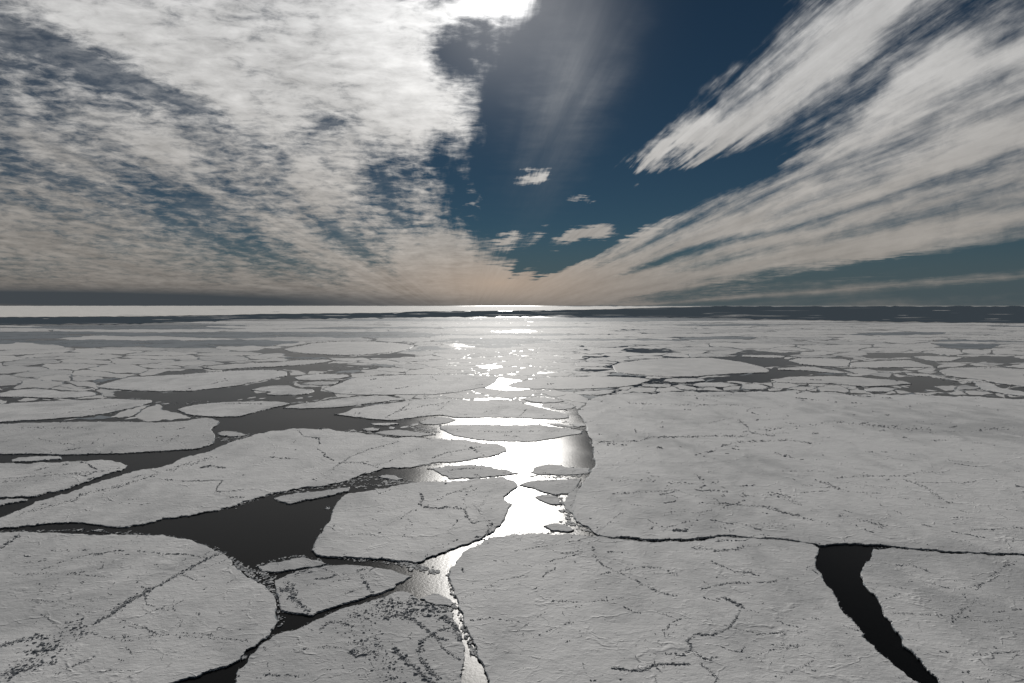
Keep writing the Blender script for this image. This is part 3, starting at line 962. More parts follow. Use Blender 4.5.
pack.sort(reverse=True)
rest = pack[225:]
pack = pack[:225]
rng = random.Random(3)
for area, x, y, poly, gp_ in pack:
    ring_px = wander(poly, gp_, rng)
    top = .42
    r = rng.random()
    # grey young ice, standing in for cloud shade far left, thins towards the right
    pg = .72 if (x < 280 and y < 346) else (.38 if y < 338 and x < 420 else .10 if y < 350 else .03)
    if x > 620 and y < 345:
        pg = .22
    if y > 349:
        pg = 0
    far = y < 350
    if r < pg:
        m_, look = NILAS_SHADED, 'dark grey young ice tinted for cloud shade'
    else:
        m_, look = (SNOW_FAR if rng.random() < .7 else SNOW_DIM), 'white snow covered pack ice'
    top = (.20 if m_ is NILAS_SHADED else .30) + .22 * rng.random()
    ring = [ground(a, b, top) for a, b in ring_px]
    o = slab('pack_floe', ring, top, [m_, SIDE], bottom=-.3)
    zone = 'far off on the left' if x < 300 else 'under the sun glitter' if x < 600 else 'far off on the right'
    band = 'beside the dark belt' if y < 330 else 'beyond the near floes' if y < 352 else 'between the dark leads'
    tag(o, f'flat {look} {band}, {zone}', 'ice floe', f'{look} {band}, {zone}')

# the smallest pieces of the close pack, too many to count
vs, fs, fm = [], [], []
for area, x, y, poly, gp_ in rest:
    tz = .12 + .17 * rng.random()
    ring = [ground(a, b, tz) for a, b in wander(poly, gp_, rng)]
    i0, n = len(vs), len(ring)
    vs += [(a, b, tz) for a, b in ring] + [(a, b, -.2) for a, b in ring]
    tv, tf = fill(ring)
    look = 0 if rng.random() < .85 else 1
    k0 = len(vs)
    vs += [(a, b, tz) for a, b in tv]
    fs += [tuple(i + k0 for i in f_) for f_ in tf]
    fm += [look] * len(tf)
    for k in range(n):
        fs.append((i0 + k, i0 + n + k, i0 + n + (k + 1) % n, i0 + (k + 1) % n))
        fm.append(2)
print('PACK', len(pack), 'REST', len(rest))
if vs:
    tag(mesh_object('close_pack_ice', vs, fs, [SNOW_FAR, NILAS_SHADED, SIDE], (0, 0, 0), fm), 'close pack of small white floes filling the gaps between the larger ones', 'pack ice', kind='stuff')

rng = random.Random(61)
vs, fs, fm = [], [], []
for _ in range(90):
    x = rng.uniform(-60, 1090)
    yn = belt_near(x)
    yf = 306.3
    for (x0, y0), (x1, y1) in zip(BELT_FAR, BELT_FAR[1:]):
        if x0 <= x <= x1:
            yf = y0 + (y1 - y0) * (x - x0) / (x1 - x0)
    t = rng.random() ** 2.2
    y = yn - .2 - (yn - yf) * t * .9
    L, hh = rng.uniform(8, 60), rng.uniform(.10, .32)
    if rng.random() < .2:
        y = yf - rng.uniform(.6, max(.7, (yf - 306) * .8))
        hh *= .8
    z = 4.3 + rng.random() if y < yf else 1.5 + rng.random()
    i0 = len(vs)
    n = 9
    up = [(x + L * (k / n - .5), y - hh * sin(pi * k / n) * rng.uniform(.4, 1)) for k in range(n + 1)]
    dn = [(x + L * (k / n - .5), y + hh * sin(pi * k / n) * rng.uniform(.4, 1)) for k in range(n - 1, 0, -1)]
    ring = [(*ground(a, b, z), z) for a, b in up + dn]
    vs += ring
    fs.append(tuple(range(i0, i0 + len(ring))))
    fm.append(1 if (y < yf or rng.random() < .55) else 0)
tag(mesh_object('drift_ice', vs, fs, [SNOW_FAR, NILAS_SHADED], (0, 0, 0), fm), 'thin streaks of drifting ice scattered along the far belt of cloud shadow', 'drift ice', kind='stuff')

# ------------------------------------------------------------------ ridges, rubble and broken rims on the floes
RIDGES = {  # floe index: traced ridge lines (outline in photo pixels, block size px, scatter px, blocks per px)
    0: [([(218, 554), (190, 568), (165, 582), (148, 591), (135, 598), (120, 607), (110, 615), (92, 625)], 2.0, 1.0, 1.5),
        ([(150, 590), (130, 600), (112, 613)], 2.6, 2.0, 1.2), ([(84, 625), (70, 632), (55, 645), (40, 655)], 3.2, 7, 3.2), ([(55, 642), (30, 660), (0, 680)], 2.8, 6, 1.7),
        ([(42, 636), (22, 640), (0, 646)], 2.4, 2.2, 1.3), ([(55, 662), (30, 668), (5, 674)], 2.4, 2.5, 1.2), ([(120, 619), (140, 626), (158, 634)], 1.5, .8, .9),
        ([(158, 634), (130, 641), (105, 638), (90, 633)], 1.3, .8, .6), ([(158, 634), (200, 637), (250, 641)], 1.4, .8, .7), ([(168, 630), (185, 624), (200, 612)], 1.3, 1.2, .6),
        ([(95, 657), (80, 664), (55, 674)], 1.8, 1.2, .9), ([(20, 534), (8, 543), (0, 548)], 2, 1.4, 1.2), ([(50, 552), (85, 550), (120, 546)], 1.5, 1.3, .5), ([(20, 575), (60, 573), (110, 577)], 1.3, 1.0, .5),
        ([(25, 600), (60, 602), (85, 608)], 1.2, .8, .5)],
    1: [([(375, 610), (395, 604), (415, 602), (435, 610), (448, 620)], 2.6, 5.5, 3.6), ([(380, 612), (400, 614), (425, 612)], 2.8, 6, 2.6), ([(372, 603), (362, 625), (374, 650), (388, 668), (400, 690)], 2.0, 8, 3.2),
        ([(355, 610), (348, 625), (352, 640), (368, 655)], 1.4, 4, 2.0), ([(410, 617), (424, 628), (437, 638), (446, 640)], 2.2, 1.2, 1.6), ([(420, 642), (432, 634), (440, 630), (455, 627)], 1.8, 1.2, 1.2),
        ([(393, 648), (408, 662), (424, 676), (440, 690)], 2.6, 1.6, 1.5), ([(422, 642), (418, 652), (428, 668), (440, 680)], 2, 1.5, 1.3), ([(440, 645), (452, 655), (462, 660)], 1.8, 1.2, 1.2), ([(350, 652), (356, 655), (366, 654)], 3.2, 2, 2.0), ([(320, 630), (328, 622), (338, 622), (350, 625)], 1.6, 1, 1.0),
        ([(262, 674), (280, 675), (300, 676)], 1.6, 1, .8), ([(445, 616), (455, 628), (461, 640)], 2.2, 2, 1.6), ([(300, 650), (330, 646), (345, 648)], 1.3, 1, .6)],
    3: [([(281, 590), (290, 590), (294, 600), (302, 606), (309, 612)], 2.4, 2.2, 2.6), ([(284, 582), (293, 586), (296, 596)], 2, 2, 1.8), ([(296, 574), (306, 570), (312, 572)], 2, 1.4, 1.6), ([(315, 579), (330, 578), (338, 574)], 2, .9, 1.3), ([(360, 572), (365, 582), (370, 590), (375, 595)], 1.7, .9, 1.2), ([(356, 571), (366, 568), (372, 571)], 1.8, 1.2, 1.0), ([(335, 598), (350, 592), (362, 588)], 1.2, .8, .5)],
    5: [([(420, 493), (423, 498), (420, 504), (424, 507)], 2.0, .8, 1.4), ([(424, 507), (440, 508), (448, 507), (464, 509), (468, 518), (472, 523)], 1.8, .9, 1.3), ([(472, 523), (481, 521), (490, 520)], 2, 1, 1.4), ([(466, 508), (464, 500), (468, 492), (478, 487)], 1.6, 1, 1.0), ([(488, 521), (492, 527), (486, 535)], 2, 1.4, 1.5), ([(438, 500), (448, 494), (462, 490), (474, 485)], 1.3, .8, .9), ([(400, 520), (405, 514), (417, 509)], 1.3, .7, .8), ([(407, 518), (413, 525)], 1.3, .7, .8), ([(490, 490), (485, 500), (478, 512)], 1.2, 1, .8), ([(378, 532), (381, 533)], 2.2, .6, 1.2)],
    6: [([(612, 668), (628, 670), (641, 671), (650, 667), (658, 664), (675, 664), (692, 664)], 2.3, .7, 2.0), ([(653, 654), (672, 654), (682, 656)], 1.8, .8, 1.2), ([(682, 656), (692, 648), (687, 640), (697, 634), (712, 635), (728, 629), (735, 620), (740, 610), (743, 607)], 2.0, .9, 1.5), ([(743, 607), (735, 603), (722, 597)], 2.4, .9, 1.5), ([(692, 650), (700, 657), (710, 660), (720, 656)], 2.0, 1.3, 1.2), ([(700, 664), (712, 672), (718, 679)], 1.8, 1.2, 1.2),
        ([(593, 546), (595, 558), (604, 566), (622, 574), (640, 583), (660, 593), (676, 596)], 1.5, .8, .9), ([(600, 574), (625, 570), (642, 567), (660, 568), (678, 576)], 1.4, .8, .8), ([(550, 601), (580, 602), (610, 600), (625, 597)], 1.5, .7, .8), ([(515, 551), (545, 546), (580, 540)], 1.1, .5, .7), ([(560, 553), (580, 552)], 1.4, .8, .9), ([(712, 562), (722, 566), (735, 572), (752, 573), (757, 576)], 1.6, .8, 1.1), ([(700, 590), (712, 586), (730, 583), (768, 582), (800, 578), (810, 565)], 1.5, .8, 1.0), ([(694, 548), (720, 551), (735, 550), (745, 545)], 1.7, 1.3, 1.1), ([(515, 635), (540, 634), (555, 628), (575, 620)], 1.3, 1.0, .6), ([(516, 632), (530, 622), (545, 612)], 1.1, .6, .7), ([(740, 660), (770, 650), (800, 646)], 1.4, .8, .8), ([(768, 645), (800, 645), (850, 646)], 1.2, .8, .6), ([(780, 678), (800, 668), (815, 660)], 1.4, 1.0, .9), ([(480, 590), (500, 580), (530, 575)], 1.1, .7, .5), ([(470, 620), (490, 618), (520, 622)], 1.3, .8, .6), ([(490, 560), (530, 566), (560, 562)], 1.2, .8, .5)],
    7: [([(955, 620), (962, 610), (973, 603), (977, 597)], 1.6, 1, 1.2), ([(890, 613), (930, 615), (960, 617), (985, 622), (1003, 620)], 1.4, 1, .6), ([(970, 654), (1000, 653), (1022, 651)], 1.5, .8, .8), ([(885, 599), (900, 594)], 1.4, .7, .7), ([(890, 566), (910, 564), (930, 572)], 1.5, .9, .8), ([(960, 589), (980, 585), (1000, 570), (1010, 560)], 1.3, 1, .8), ([(940, 652), (950, 652)], 1.6, .7, 1.0)],
    8: [([(600, 442), (640, 441), (650, 437), (665, 437), (700, 436.5), (730, 436), (745, 436.5)], 1.5, .8, 1.1), ([(736, 437), (738, 442), (722, 446), (715, 451), (695, 455)], 1.5, .6, 1.1), ([(738, 442), (770, 441), (790, 440), (815, 444)], 1.5, .9, 1.0), ([(738, 420), (748, 427), (750, 432), (762, 435), (775, 436)], 1.7, .8, 1.2), ([(775, 453), (790, 457), (802, 460)], 1.6, .6, 1.0), ([(600, 443), (620, 445), (626, 445)], 1.7, 1.5, 1.0), ([(658, 447), (662, 448)], 3, .6, 1.6), ([(674, 530), (686, 530)], 3.2, .8, 2.2), ([(695, 474), (703, 480), (705, 486), (695, 490), (720, 491), (728, 492)], 1.5, 1.1, 1.0), ([(660, 495), (680, 490)], 1.4, .8, 1), ([(740, 496), (762, 494), (780, 494), (790, 500), (800, 505)], 1.7, 2, 1.3), ([(700, 503), (730, 504), (770, 507), (785, 513), (800, 516)], 1.5, .9, .9), ([(815, 480), (830, 485), (845, 492)], 1.5, 1.0, .9), ([(905, 480), (925, 487), (935, 495), (950, 503)], 1.5, 1.0, 1.0), ([(835, 478), (870, 476), (905, 476), (920, 472), (945, 473)], 1.3, .7, .8), ([(838, 515), (860, 520), (875, 524), (885, 527)], 1.6, 1.6, 1.2), ([(760, 506), (800, 517), (830, 524)], 1.3, 1.2, .8), ([(970, 530), (1000, 529), (1024, 528)], 1.4, .8, .9), ([(628, 403), (640, 404), (668, 405), (690, 405), (740, 405)], 1.2, 1.0, .7), ([(655, 527), (800, 525)], 1.1, 3, .3), ([(760, 430), (850, 422), (900, 428)], 1.2, 2.0, .5), ([(860, 424), (880, 426), (900, 428), (930, 430)], 1.5, 1.5, .8), ([(980, 430), (1010, 428)], 1.5, 1.5, .8), ([(1015, 486), (1024, 487)], 2.5, .8, 1.2), ([(800, 560 - 75), (840, 487)], 1.2, .7, .6), ([(610, 480), (650, 481), (700, 484)], 1.2, 1.2, .5), ([(612, 494), (660, 491), (680, 490)], 1.3, .8, .8)],
    14: [([(299, 431), (303, 436), (312, 437.5), (319, 438), (319.5, 443), (317, 448)], 1.5, .5, 1.4), ([(317, 449), (325, 453), (324, 456), (330, 458.6), (334, 461)], 1.6, .6, 1.5), ([(333, 468), (341, 463), (350, 457), (370, 449), (400, 441)], 1.2, .6, 1.0), ([(341, 463), (362, 462.4), (370, 465), (380, 468)], 1.2, .5, .9), ([(370, 466), (386, 463), (400, 456), (420, 448)], 1.1, .6, .8), ([(270, 457), (280, 458), (290, 458.6)], 1.4, .4, 1.3), ([(216, 491), (218, 486), (223, 480)], 1.4, .4, 1.6), ([(160, 479), (185, 481), (215, 480.4)], 1.2, .5, 1.0), ([(216, 491.5), (236, 491), (244, 489)], 1.3, .5, 1.2), ([(228, 497), (244, 497.4)], 1.5, .6, 1.2), ([(200, 468), (212, 466), (225, 468)], 1.8, .7, 1.2), ([(78, 496), (100, 490), (120, 486), (140, 480), (160, 473)], 1.5, 1.4, 1.3), ([(20, 514), (50, 506), (80, 498)], 1.4, 1.4, 1.0), ([(430, 459), (445, 453), (480, 447)], 1.1, .6, .9), ([(470, 447), (484, 455)], 1.6, .8, 1.5), ([(140, 505), (150, 503)], 1.4, .6, 1.0), ([(170, 471), (185, 465), (215, 457)], 1.4, 1.4, 1.0)],
    16: [([(5, 479), (40, 476), (90, 473), (120, 468)], 1.2, .8, .6), ([(2, 482), (30, 480)], 1.2, .7, .6)],
    19: [([(40, 439), (60, 443), (80, 445), (78, 449)], 1.2, .7, .9), ([(160, 440), (170, 442), (180, 434)], 1.3, 1.6, .8), ([(20, 428), (70, 428), (95, 429)], 1.2, 1.0, .5)],
    31: [([(520, 416), (527, 409)], 1.2, .4, 1.2), ([(410, 404), (400, 410), (385, 418)], 1.2, .5, 1.0), ([(395, 412), (430, 405), (450, 402)], 1.1, .6, .8)],
    33: [([(450, 430), (500, 432), (560, 431)], 1.0, .7, .6)],
    37: [([(450, 470), (470, 468), (490, 470)], 1.3, .8, 1.0)],
    29: [([(395, 389), (408, 386.5), (412, 387)], 1.3, .5, 1.3), ([(430, 376), (438, 381)], 1.0, .4, .8)],
    24: [([(225, 404), (240, 403.4), (262, 404)], 1.2, .6, .9)],
}
CRACKS = {  # open, water darkened cracks: floe index -> (line, width px)
    14: [([(299, 430), (303, 436), (312, 437.3), (319, 438), (319.5, 443)], .9), ([(317, 448), (325, 453), (324, 456), (330, 458.6), (334, 461)], .9), ([(216, 491), (218, 486), (223, 480), (200, 481), (180, 480.6)], .7), ([(333, 468), (341, 463), (352, 456.5)], .8)],
    6: [([(628, 670), (641, 671), (650, 667), (658, 664), (675, 664), (690, 664)], 1.3), ([(743, 607), (737, 617), (731, 627), (715, 635)], .9)],
    5: [([(464, 509), (468, 518), (472, 523), (488, 520)], 1.0), ([(488, 521), (492, 527), (486, 536)], 1.2), ([(420, 493), (423, 498), (420, 504)], .9)],
    3: [([(281, 590), (290, 590), (294, 600), (302, 606), (309, 612)], 1.3), ([(315, 579), (330, 578), (338, 574)], 1.0)],
    1: [([(410, 617), (424, 628), (437, 638)], 1.2), ([(393, 648), (408, 662), (424, 676), (440, 690)], 1.5), ([(422, 642), (418, 652), (428, 668)], 1.2)],
    8: [([(738, 420), (748, 427), (750, 432), (762, 435)], .7), ([(595, 440.5), (602, 443)], .7)],
    0: [([(190, 568), (165, 582), (148, 591), (135, 598), (120, 607)], .9)],
}


def area_of(pl):
    return abs(sum(pl[i][0] * pl[(i + 1) % len(pl)][1] - pl[(i + 1) % len(pl)][0] * pl[i][1] for i in range(len(pl)))) / 2


def along(line):
    for (x0, y0), (x1, y1) in zip(line, line[1:]):
        L = hypot(x1 - x0, y1 - y0)
        n = max(1, int(L * 4))
        for i in range(n):
            t = i / n
            yield x0 + (x1 - x0) * t, y0 + (y1 - y0) * t


def random_ridge(bl, rng, poly, top, x, y, length, wpx):
    """an old ridge: a wandering, interrupted line of low blocks"""
    X, Y = ground(x, y, top)
    mp = metres_per_px(y)
    a = rng.uniform(0, pi)
    gate, on = 0, True
    for _ in range(int(length)):
        a += rng.gauss(0, .11)
        X += cos(a) * mp * 1.0
        Y += sin(a) * mp * 1.0
        if gate <= 0:
            on = rng.random() < .48
            gate = rng.randint(2, 14)
        gate -= 1
        if not on or rng.random() < .35 or Y < 120:
            continue
        # back to the chart to stay on the floe
        d = CP * Y + SP * (H - top)
        px_ = 512 + F * X / d
        py_ = 341.5 - F * (SP * Y - CP * (H - top)) / d
        if not inside(poly, px_, py_):
            break
        w = mp * wpx * rng.uniform(.5, 1.3)
        bl.add(X + rng.gauss(0, .5) * mp, Y + rng.gauss(0, .5) * mp, top, w * rng.uniform(.9, 2.6), w * rng.uniform(.5, 1), min(w * rng.uniform(.3, .8), 1.3), rng, a + rng.gauss(0, .4))


rng = random.Random(41)
for idx, (o, top, kind, ring_px) in enumerate(floe_objs):
    poly = FLOES[idx][1]
    ys = sum(p_[1] for p_ in poly) / len(poly)
    A = area_of([(max(-20, min(1044, x)), min(700, y)) for x, y in poly])
    origin = tuple(o.location)
    bl = Blocks()
    if A > 260 and ys > 372:
        dens = 1.0 if ys > 430 else .8
        bx = (max(-10, min(p_[0] for p_ in poly)), min(1034, max(p_[0] for p_ in poly)), min(p_[1] for p_ in poly), min(695, max(p_[1] for p_ in poly)))
        for _ in range(int(A / 620 * dens) + 1):
            x, y = rng.uniform(bx[0], bx[1]), rng.uniform(bx[2], bx[3])
            if inside(poly, x, y):
                random_ridge(bl, rng, poly, top, x, y, rng.choice((12, 20, 35, 60, 110)), rng.choice((.45, .55, .7, .9, 1.1)))
        for _ in range(int(A / 190 * dens)):
            x, y = rng.uniform(bx[0], bx[1]), rng.uniform(bx[2], bx[3])
            if inside(poly, x, y):
                w = rng.choice((.4, .5, .6, .7, .8, 1.0, 1.5))
                for _k in range(rng.choice((1, 1, 1, 2, 4))):
                    bl.px(x + rng.gauss(0, 1.8), y + rng.gauss(0, .5), top, w, rng)
    if bl.v:
        bl.build('pressure_ridge', RUBBLE, o, origin)['kind'] = 'stuff'
    if idx in RIDGES:
        bl = Blocks()
        for line, w, sc, dn in RIDGES[idx]:
            gate = 1.0
            for x, y in along(line):
                if rng.random() < .06:
                    gate = rng.choice((.25, .8, 1.0, 1.0, 1.25))
                if rng.random() < dn * (.75 if idx == 1 else .5) * gate:
                    px_, py_ = x + rng.gauss(0, sc), y + rng.gauss(0, sc * .6)
                    if inside(poly, px_, py_):
                        bl.px(px_, py_, top, w * (1.25 if idx == 1 else 1.1) * rng.choice((.22, .3, .35, .4, .5, .6, .8, 1.1)), rng)
        if bl.v:
            bl.build('rubble_ridge', RUBBLE, o, origin)['kind'] = 'stuff'
    if idx in CRACKS:
        for line, w in CRACKS[idx]:
            pts = list(along(line))[::5] + [line[-1]]
            vs, fs = [], []
            n = len(pts)
            for i, (x, y) in enumerate(pts):
                x2, y2 = pts[min(i + 1, n - 1)]
                x1, y1 = pts[max(i - 1, 0)]
                L = hypot(x2 - x1, y2 - y1) or 1
                ww = w * .5 * min(1, 3 * i / n + .15, 3 * (n - 1 - i) / n + .15) * rng.uniform(.5, 1.3)
                nx, ny = -(y2 - y1) / L * ww, (x2 - x1) / L * ww
                jx, jy = rng.gauss(0, .35), rng.gauss(0, .25)
                vs.append((*ground(x + nx + jx, y + ny + jy, top + .03), top + .03))
                vs.append((*ground(x - nx + jx, y - ny + jy, top + .03), top + .03))
            fs = [(2 * i, 2 * i + 1, 2 * i + 3, 2 * i + 2) for i in range(n - 1)]
            mesh_object('crack', vs, fs, [SLUSH], origin, None, o)
    # broken, wet rim
    if ys > 340:
        bl = Blocks()
        n = len(ring_px)
        gate = 1
        for i in range(n):
            x, y = ring_px[i]
            if not (-10 < x < 1034 and y < 692):
                continue
            x2, y2 = ring_px[(i + 1) % n]
            if rng.random() < .08:
                gate = rng.choice((0.1, .5, 1.0, 1.6))
            for _ in range(2):
                if rng.random() < .30 * gate:
                    t = rng.random()
                    w = rng.choice((.4, .6, .8, 1.2, 1.7)) if ys > 430 else rng.uniform(.5, 1.1)
                    bl.px(x + (x2 - x) * t + rng.gauss(0, .5), y + (y2 - y) * t + rng.gauss(0, .35), top - .15, w, rng)
        if bl.v:
            bl.build('broken_rim', RUBBLE, o, origin)['kind'] = 'stuff'

# ------------------------------------------------------------------ brash and single chunks in the leads


def flake(x, y, rpx, top, rng, yfac=None):
    """outline of one loose piece of ice lying on the water"""
    X, Y = ground(x, y, top)
    mp = metres_per_px(y)
    # long side across the wind; foreshortening does the rest
    n = rng.randint(5, 8)
    a0 = rng.uniform(0, 6.28)
    st = rng.uniform(.55, 1.0)
    ro = rng.uniform(0, pi)
    res = []
    dep = min(1.8, 1.0 + (Y / 900) ** .5 * .6) * (yfac or 1.0)
    for k in range(n):
        a = a0 + 2 * pi * k / n + rng.gauss(0, .18)
        r = rpx * mp * rng.uniform(.7, 1.15)
        px_, py_ = cos(a) * r, sin(a) * r * st
        res.append((X + px_ * cos(ro) - py_ * sin(ro), Y + (px_ * sin(ro) + py_ * cos(ro)) * dep))
    return res


BRASH = [  # line, scatter px, number, radius px
    ([(212, 549), (224, 555), (236, 562), (248, 574), (262, 583), (275, 592), (280, 612), (276, 628)], 2.6, 210, 1.6),
    ([(238, 566), (252, 571), (268, 574), (276, 580)], 2.5, 60, 1.8),
    ([(262, 573), (270, 582), (276, 596)], 2.5, 60, 1.6),
    ([(400, 562), (412, 565), (425, 569), (436, 572)], 2.2, 150, 1.7),
    ([(340, 558), (370, 561), (400, 564)], 1.2, 70, 1.1),
    ([(256, 566), (275, 560), (300, 556), (322, 560)], 1.0, 60, 1.2),
    ([(215, 511), (240, 505), (270, 494), (310, 489), (345, 483), (375, 473)], 1.3, 170, 1.1),
    ([(335, 487), (356, 486), (385, 485), (410, 481), (380, 481)], 2.2, 130, 1.3),
    ([(350, 482), (375, 477), (390, 482)], 2.2, 70, 1.3),
    ([(0, 531), (40, 531), (80, 530), (120, 533), (150, 534)], .8, 90, 1.1),
    ([(30, 510), (60, 500), (95, 490), (120, 481), (150, 472), (185, 460)], 1.4, 150, 1.1),
    ([(216, 438), (225, 440), (235, 438), (250, 436)], 2.0, 90, 1.2),
    ([(344, 431), (365, 432), (385, 436), (410, 432), (436, 430)], 2.0, 170, 1.2),
    ([(408, 427), (425, 429), (438, 431)], 1.8, 90, 1.4),
    ([(556, 497), (566, 505), (570, 516), (566, 522), (580, 527), (592, 532)], 2.2, 120, 1.6),
    ([(584, 482), (575, 494), (571, 510)], 1.6, 60, 1.3),
    ([(532, 476), (556, 477), (580, 476), (592, 470)], 1.2, 70, 1.3),
    ([(540, 488), (556, 496), (566, 490)], 1.3, 50, 1.3),
    ([(588, 436), (594, 448), (594, 462)], 1.0, 50, 1.1),
    ([(578, 412), (584, 422), (588, 434)], 1.6, 50, 1.0),
    ([(545, 414), (560, 420), (575, 428)], 1.6, 60, 1.1),
    ([(458, 612), (462, 624), (468, 640), (474, 655)], 1.4, 60, 1.5),
    ([(474, 648), (474, 656)], 2.2, 26, 2.2),
    ([(440, 606), (450, 610), (457, 604)], 1.5, 40, 1.6),
    ([(447, 570), (450, 585), (455, 600)], 1.0, 30, 1.4),
    ([(470, 538), (500, 534), (530, 532), (560, 533)], .5, 40, .9),
    ([(480, 457), (500, 455), (470, 460), (440, 464), (415, 466)], .7, 70, 1.0),
    ([(590, 535), (640, 541), (690, 540), (722, 536), (770, 539)], .5, 90, .8),
    ([(870, 547), (950, 552), (1020, 555)], .4, 40, .8),
    ([(105, 412), (140, 414), (180, 417), (205, 418)], 1.8, 120, .9),
    ([(160, 403), (185, 404), (200, 401)], 1.8, 40, 1.0),
    ([(290, 383), (310, 387), (325, 384), (340, 381)], 1.5, 80, .9),
    ([(330, 367), (360, 368), (380, 366)], 1.8, 70, .9),
    ([(355, 373), (385, 369), (410, 371)], 1.8, 70, .9),
    ([(620, 389), (650, 390), (690, 389)], 1.2, 120, .9),
    ([(640, 382), (665, 382), (690, 384)], 1.2, 60, .9),
    ([(765, 388), (790, 387), (820, 386), (860, 390)], 1.5, 190, .9),
    ([(940, 379), (970, 387), (990, 392)], 1.2, 60, .8),
    ([(815, 364), (840, 368), (870, 369)], 1.2, 60, .8),
    ([(300, 339), (380, 338), (430, 342)], 1.2, 60, .8),
    ([(120, 389), (60, 386), (20, 384), (90, 382)], 2.0, 120, .9),
]
rng = random.Random(77)
vs, fs, fm = [], [], []
for line, sc, cnt, r in BRASH:
    pts = list(along(line))
    for _ in range(cnt):
        x, y = rng.choice(pts)
        x += rng.gauss(0, sc)
        y += rng.gauss(0, sc * .55)
        top = rng.uniform(.12, .38)
        ring = flake(x, y, r * rng.choice((.4, .6, .8, 1.0, 1.4)), top, rng)
        n = len(ring)
        i0 = len(vs)
        tz = [top + rng.uniform(-.06, .10) for _ in ring]
        vs += [(a, b, z) for (a, b), z in zip(ring, tz)] + [(a, b, -.1) for a, b in ring]
        fs.append(tuple(range(i0, i0 + n)))
        fm.append(rng.choice((0, 0, 1, 1, 1)))
        for k in range(n):
            fs.append((i0 + k, i0 + n + k, i0 + n + (k + 1) % n, i0 + (k + 1) % n))
            fm.append(2)
for _ in range(9500):
    y = rng.uniform(320, 406)
    x = rng.uniform(-20, 1044) if rng.random() < .36 else rng.gauss(505, 60)
    if in_lead(x, y) or in_lead(x - 3, y) or in_lead(x + 3, y) or covered(x, y):
        continue
    top = rng.uniform(.04, .10)
    k = .55 + .6 * min(1, (y - 318) / 60)
    ring = flake(x, y, rng.uniform(2.0, 4.5) * k, top, rng)
    i0, n = len(vs), len(ring)
    vs += [(p_[0], p_[1], top) for p_ in ring]
    fs.append(tuple(range(i0, i0 + n)))
    fm.append(1)
for _ in range(2600):                            # refrozen slush between the far floes under the sun
    y = rng.uniform(318, 352)
    x = rng.gauss(503, 48)
    if in_lead(x, y) or in_lead(x - 4, y) or in_lead(x + 4, y) or covered(x, y):
        continue
    top = rng.uniform(.03, .09)
    ring = flake(x, y, rng.uniform(2.5, 5.0), top, rng, 4.0)
    i0, n = len(vs), len(ring)
    vs += [(p_[0], p_[1], top) for p_ in ring]
    fs.append(tuple(range(i0, i0 + n)))
    fm.append(1 if rng.random() < .6 else 0)
tag(mesh_object('brash_ice', vs, fs, [SNOW_DIM, SLUSH, SIDE], (0, 0, 0), fm), 'grey brash and slush of small ice fragments along the floe edges', 'brash ice', kind='stuff')

CHUNKS = [  # px, py, radius px, label, group
    (80, 529.5, 3.2, 'small pale chunk in the thin lead above the lower left floe, left of its neighbour', None),
    (98, 530, 5.5, 'longer pale chunk in the thin lead above the lower left floe, right of its neighbour', None),
    (130, 531, 2.0, 'tiny chunk in the thin lead above the lower left floe where the lead is narrowest', None),
    (244, 657, 3.6, 'lone chunk stuck between the lower left floe and the rubble floe', None),
    (321, 529, 1.8, 'white fleck in the big black pool near the smooth pale floe', None),
    (328, 508, 3.0, 'dark wet sliver floating in the upper right of the big black pool', None),
    (473, 653, 4.2, 'rounded chunk plugging the bright gap at the bottom', None),
    (470, 643, 3.0, 'small chunk just above the one plugging the bright gap at the bottom', None),
    (411, 569, 4.5, 'pale chunk among dark slush at the right tip of the square floe', None),
    (520.5, 519, .9, 'speck of ice alone in the bright water pool', None),
    (562, 511, 4.0, 'dark rimmed chunk right of the bright water pool', None),
    (568, 518, 4.0, 'lower dark rimmed chunk right of the bright water pool', None),
    (573, 506, 3.4, 'small chunk between the bright pool and the largest floe', None),
]
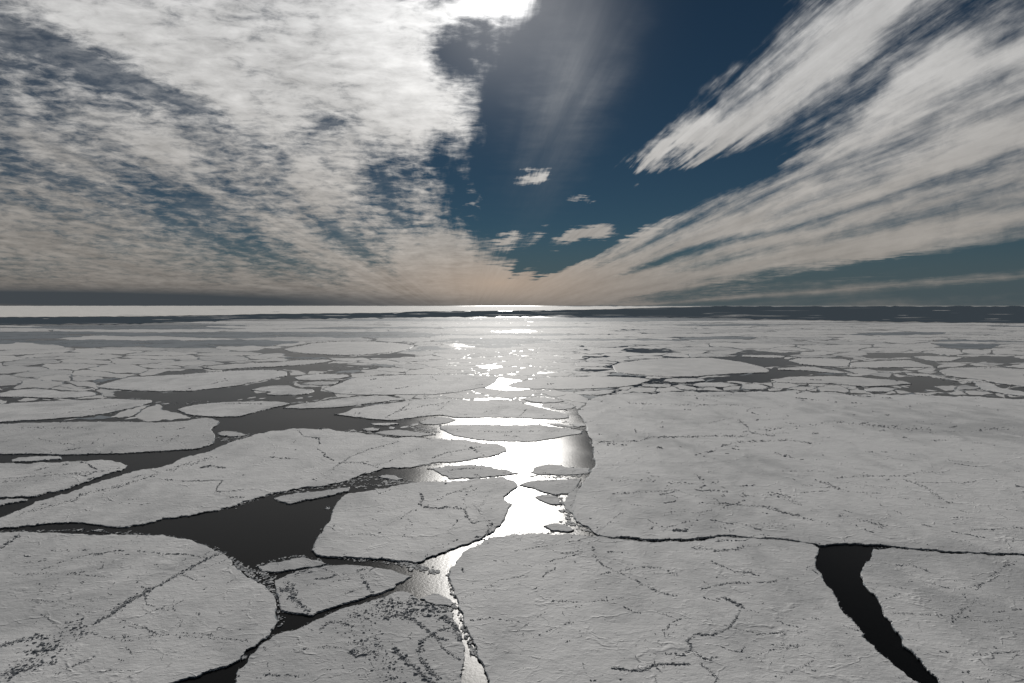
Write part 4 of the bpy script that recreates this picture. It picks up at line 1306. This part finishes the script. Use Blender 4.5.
for grp, lab, spots in [
    ('scraps in the dark lead left of the oval floe', 'thin pale scrap in the dark lead left of the oval floe',
     [(118, 416, 6), (132, 418, 7), (146, 417, 5), (70, 419.4, 5), (160, 414, 4), (150, 418.6, 6), (172, 419, 6), (166, 403.6, 4), (158, 402.2, 3)]),
    ('scraps at the right end of the wide dark lead', 'pale scrap among brash at the right end of the wide dark lead',
     [(352, 430.5, 4), (358, 433, 4), (392, 427.6, 5), (404, 427, 4), (414, 424.6, 5), (398, 432.4, 4), (382, 433.6, 3), (372, 428, 3)]),
    ('scraps in the leads above the largest floe', 'tiny pale scrap in the broken leads along the top of the largest floe',
     [(648, 388.6, 4), (664, 389.4, 4), (682, 388.6, 5), (700, 389.2, 5), (728, 388.6, 5), (776, 387.4, 4), (788, 386.4, 4), (798, 388, 4), (812, 386.6, 5), (826, 388.8, 5), (842, 389.6, 4), (852, 387.6, 4), (905, 387, 5), (930, 390.4, 5), (960, 390, 4)]),
    ('scraps in the far leads on the left', 'tiny pale scrap in the far leads left of the sun glitter',
     [(240, 399.6, 4), (252, 397.6, 5), (262, 398.4, 4), (300, 398, 4), (310, 396.6, 4), (350, 366.6, 4), (366, 368.4, 4), (330, 370.4, 4), (270, 375.6, 4), (296, 381.6, 4)]),
]:
    for x, y, r in spots:
        CHUNKS.append((x, y, r, lab, grp))
rng = random.Random(99)
for x, y, r, lab, grp in CHUNKS:
    top = .34
    ring = flake(x, y, r, top, rng)
    o = slab('ice_chunk', ring, top, [SLUSH if 'dark wet' in lab else SNOW_DIM if y > 430 else SNOW, SIDE], bottom=-.2)
    tag(o, lab, 'ice chunk', grp)
    if y > 440 and r > 2.5:
        bl = Blocks()
        for k in range(len(ring)):
            if rng.random() < .6:
                bl.add(ring[k][0] * .9 + o.location.x * .1, ring[k][1] * .9 + o.location.y * .1, top, metres_per_px(y) * rng.uniform(.7, 1.3), metres_per_px(y), rng.uniform(.3, .7), rng)
        if bl.v:
            bl.build('broken_rim', RUBBLE, o, tuple(o.location))['kind'] = 'stuff'

scene.view_settings.view_transform = 'Standard'
scene.view_settings.look = 'None'
scene.view_settings.exposure = -0.28
scene.view_settings.gamma = 1
scene.cycles.use_denoising = True
scene.cycles.max_bounces = 4
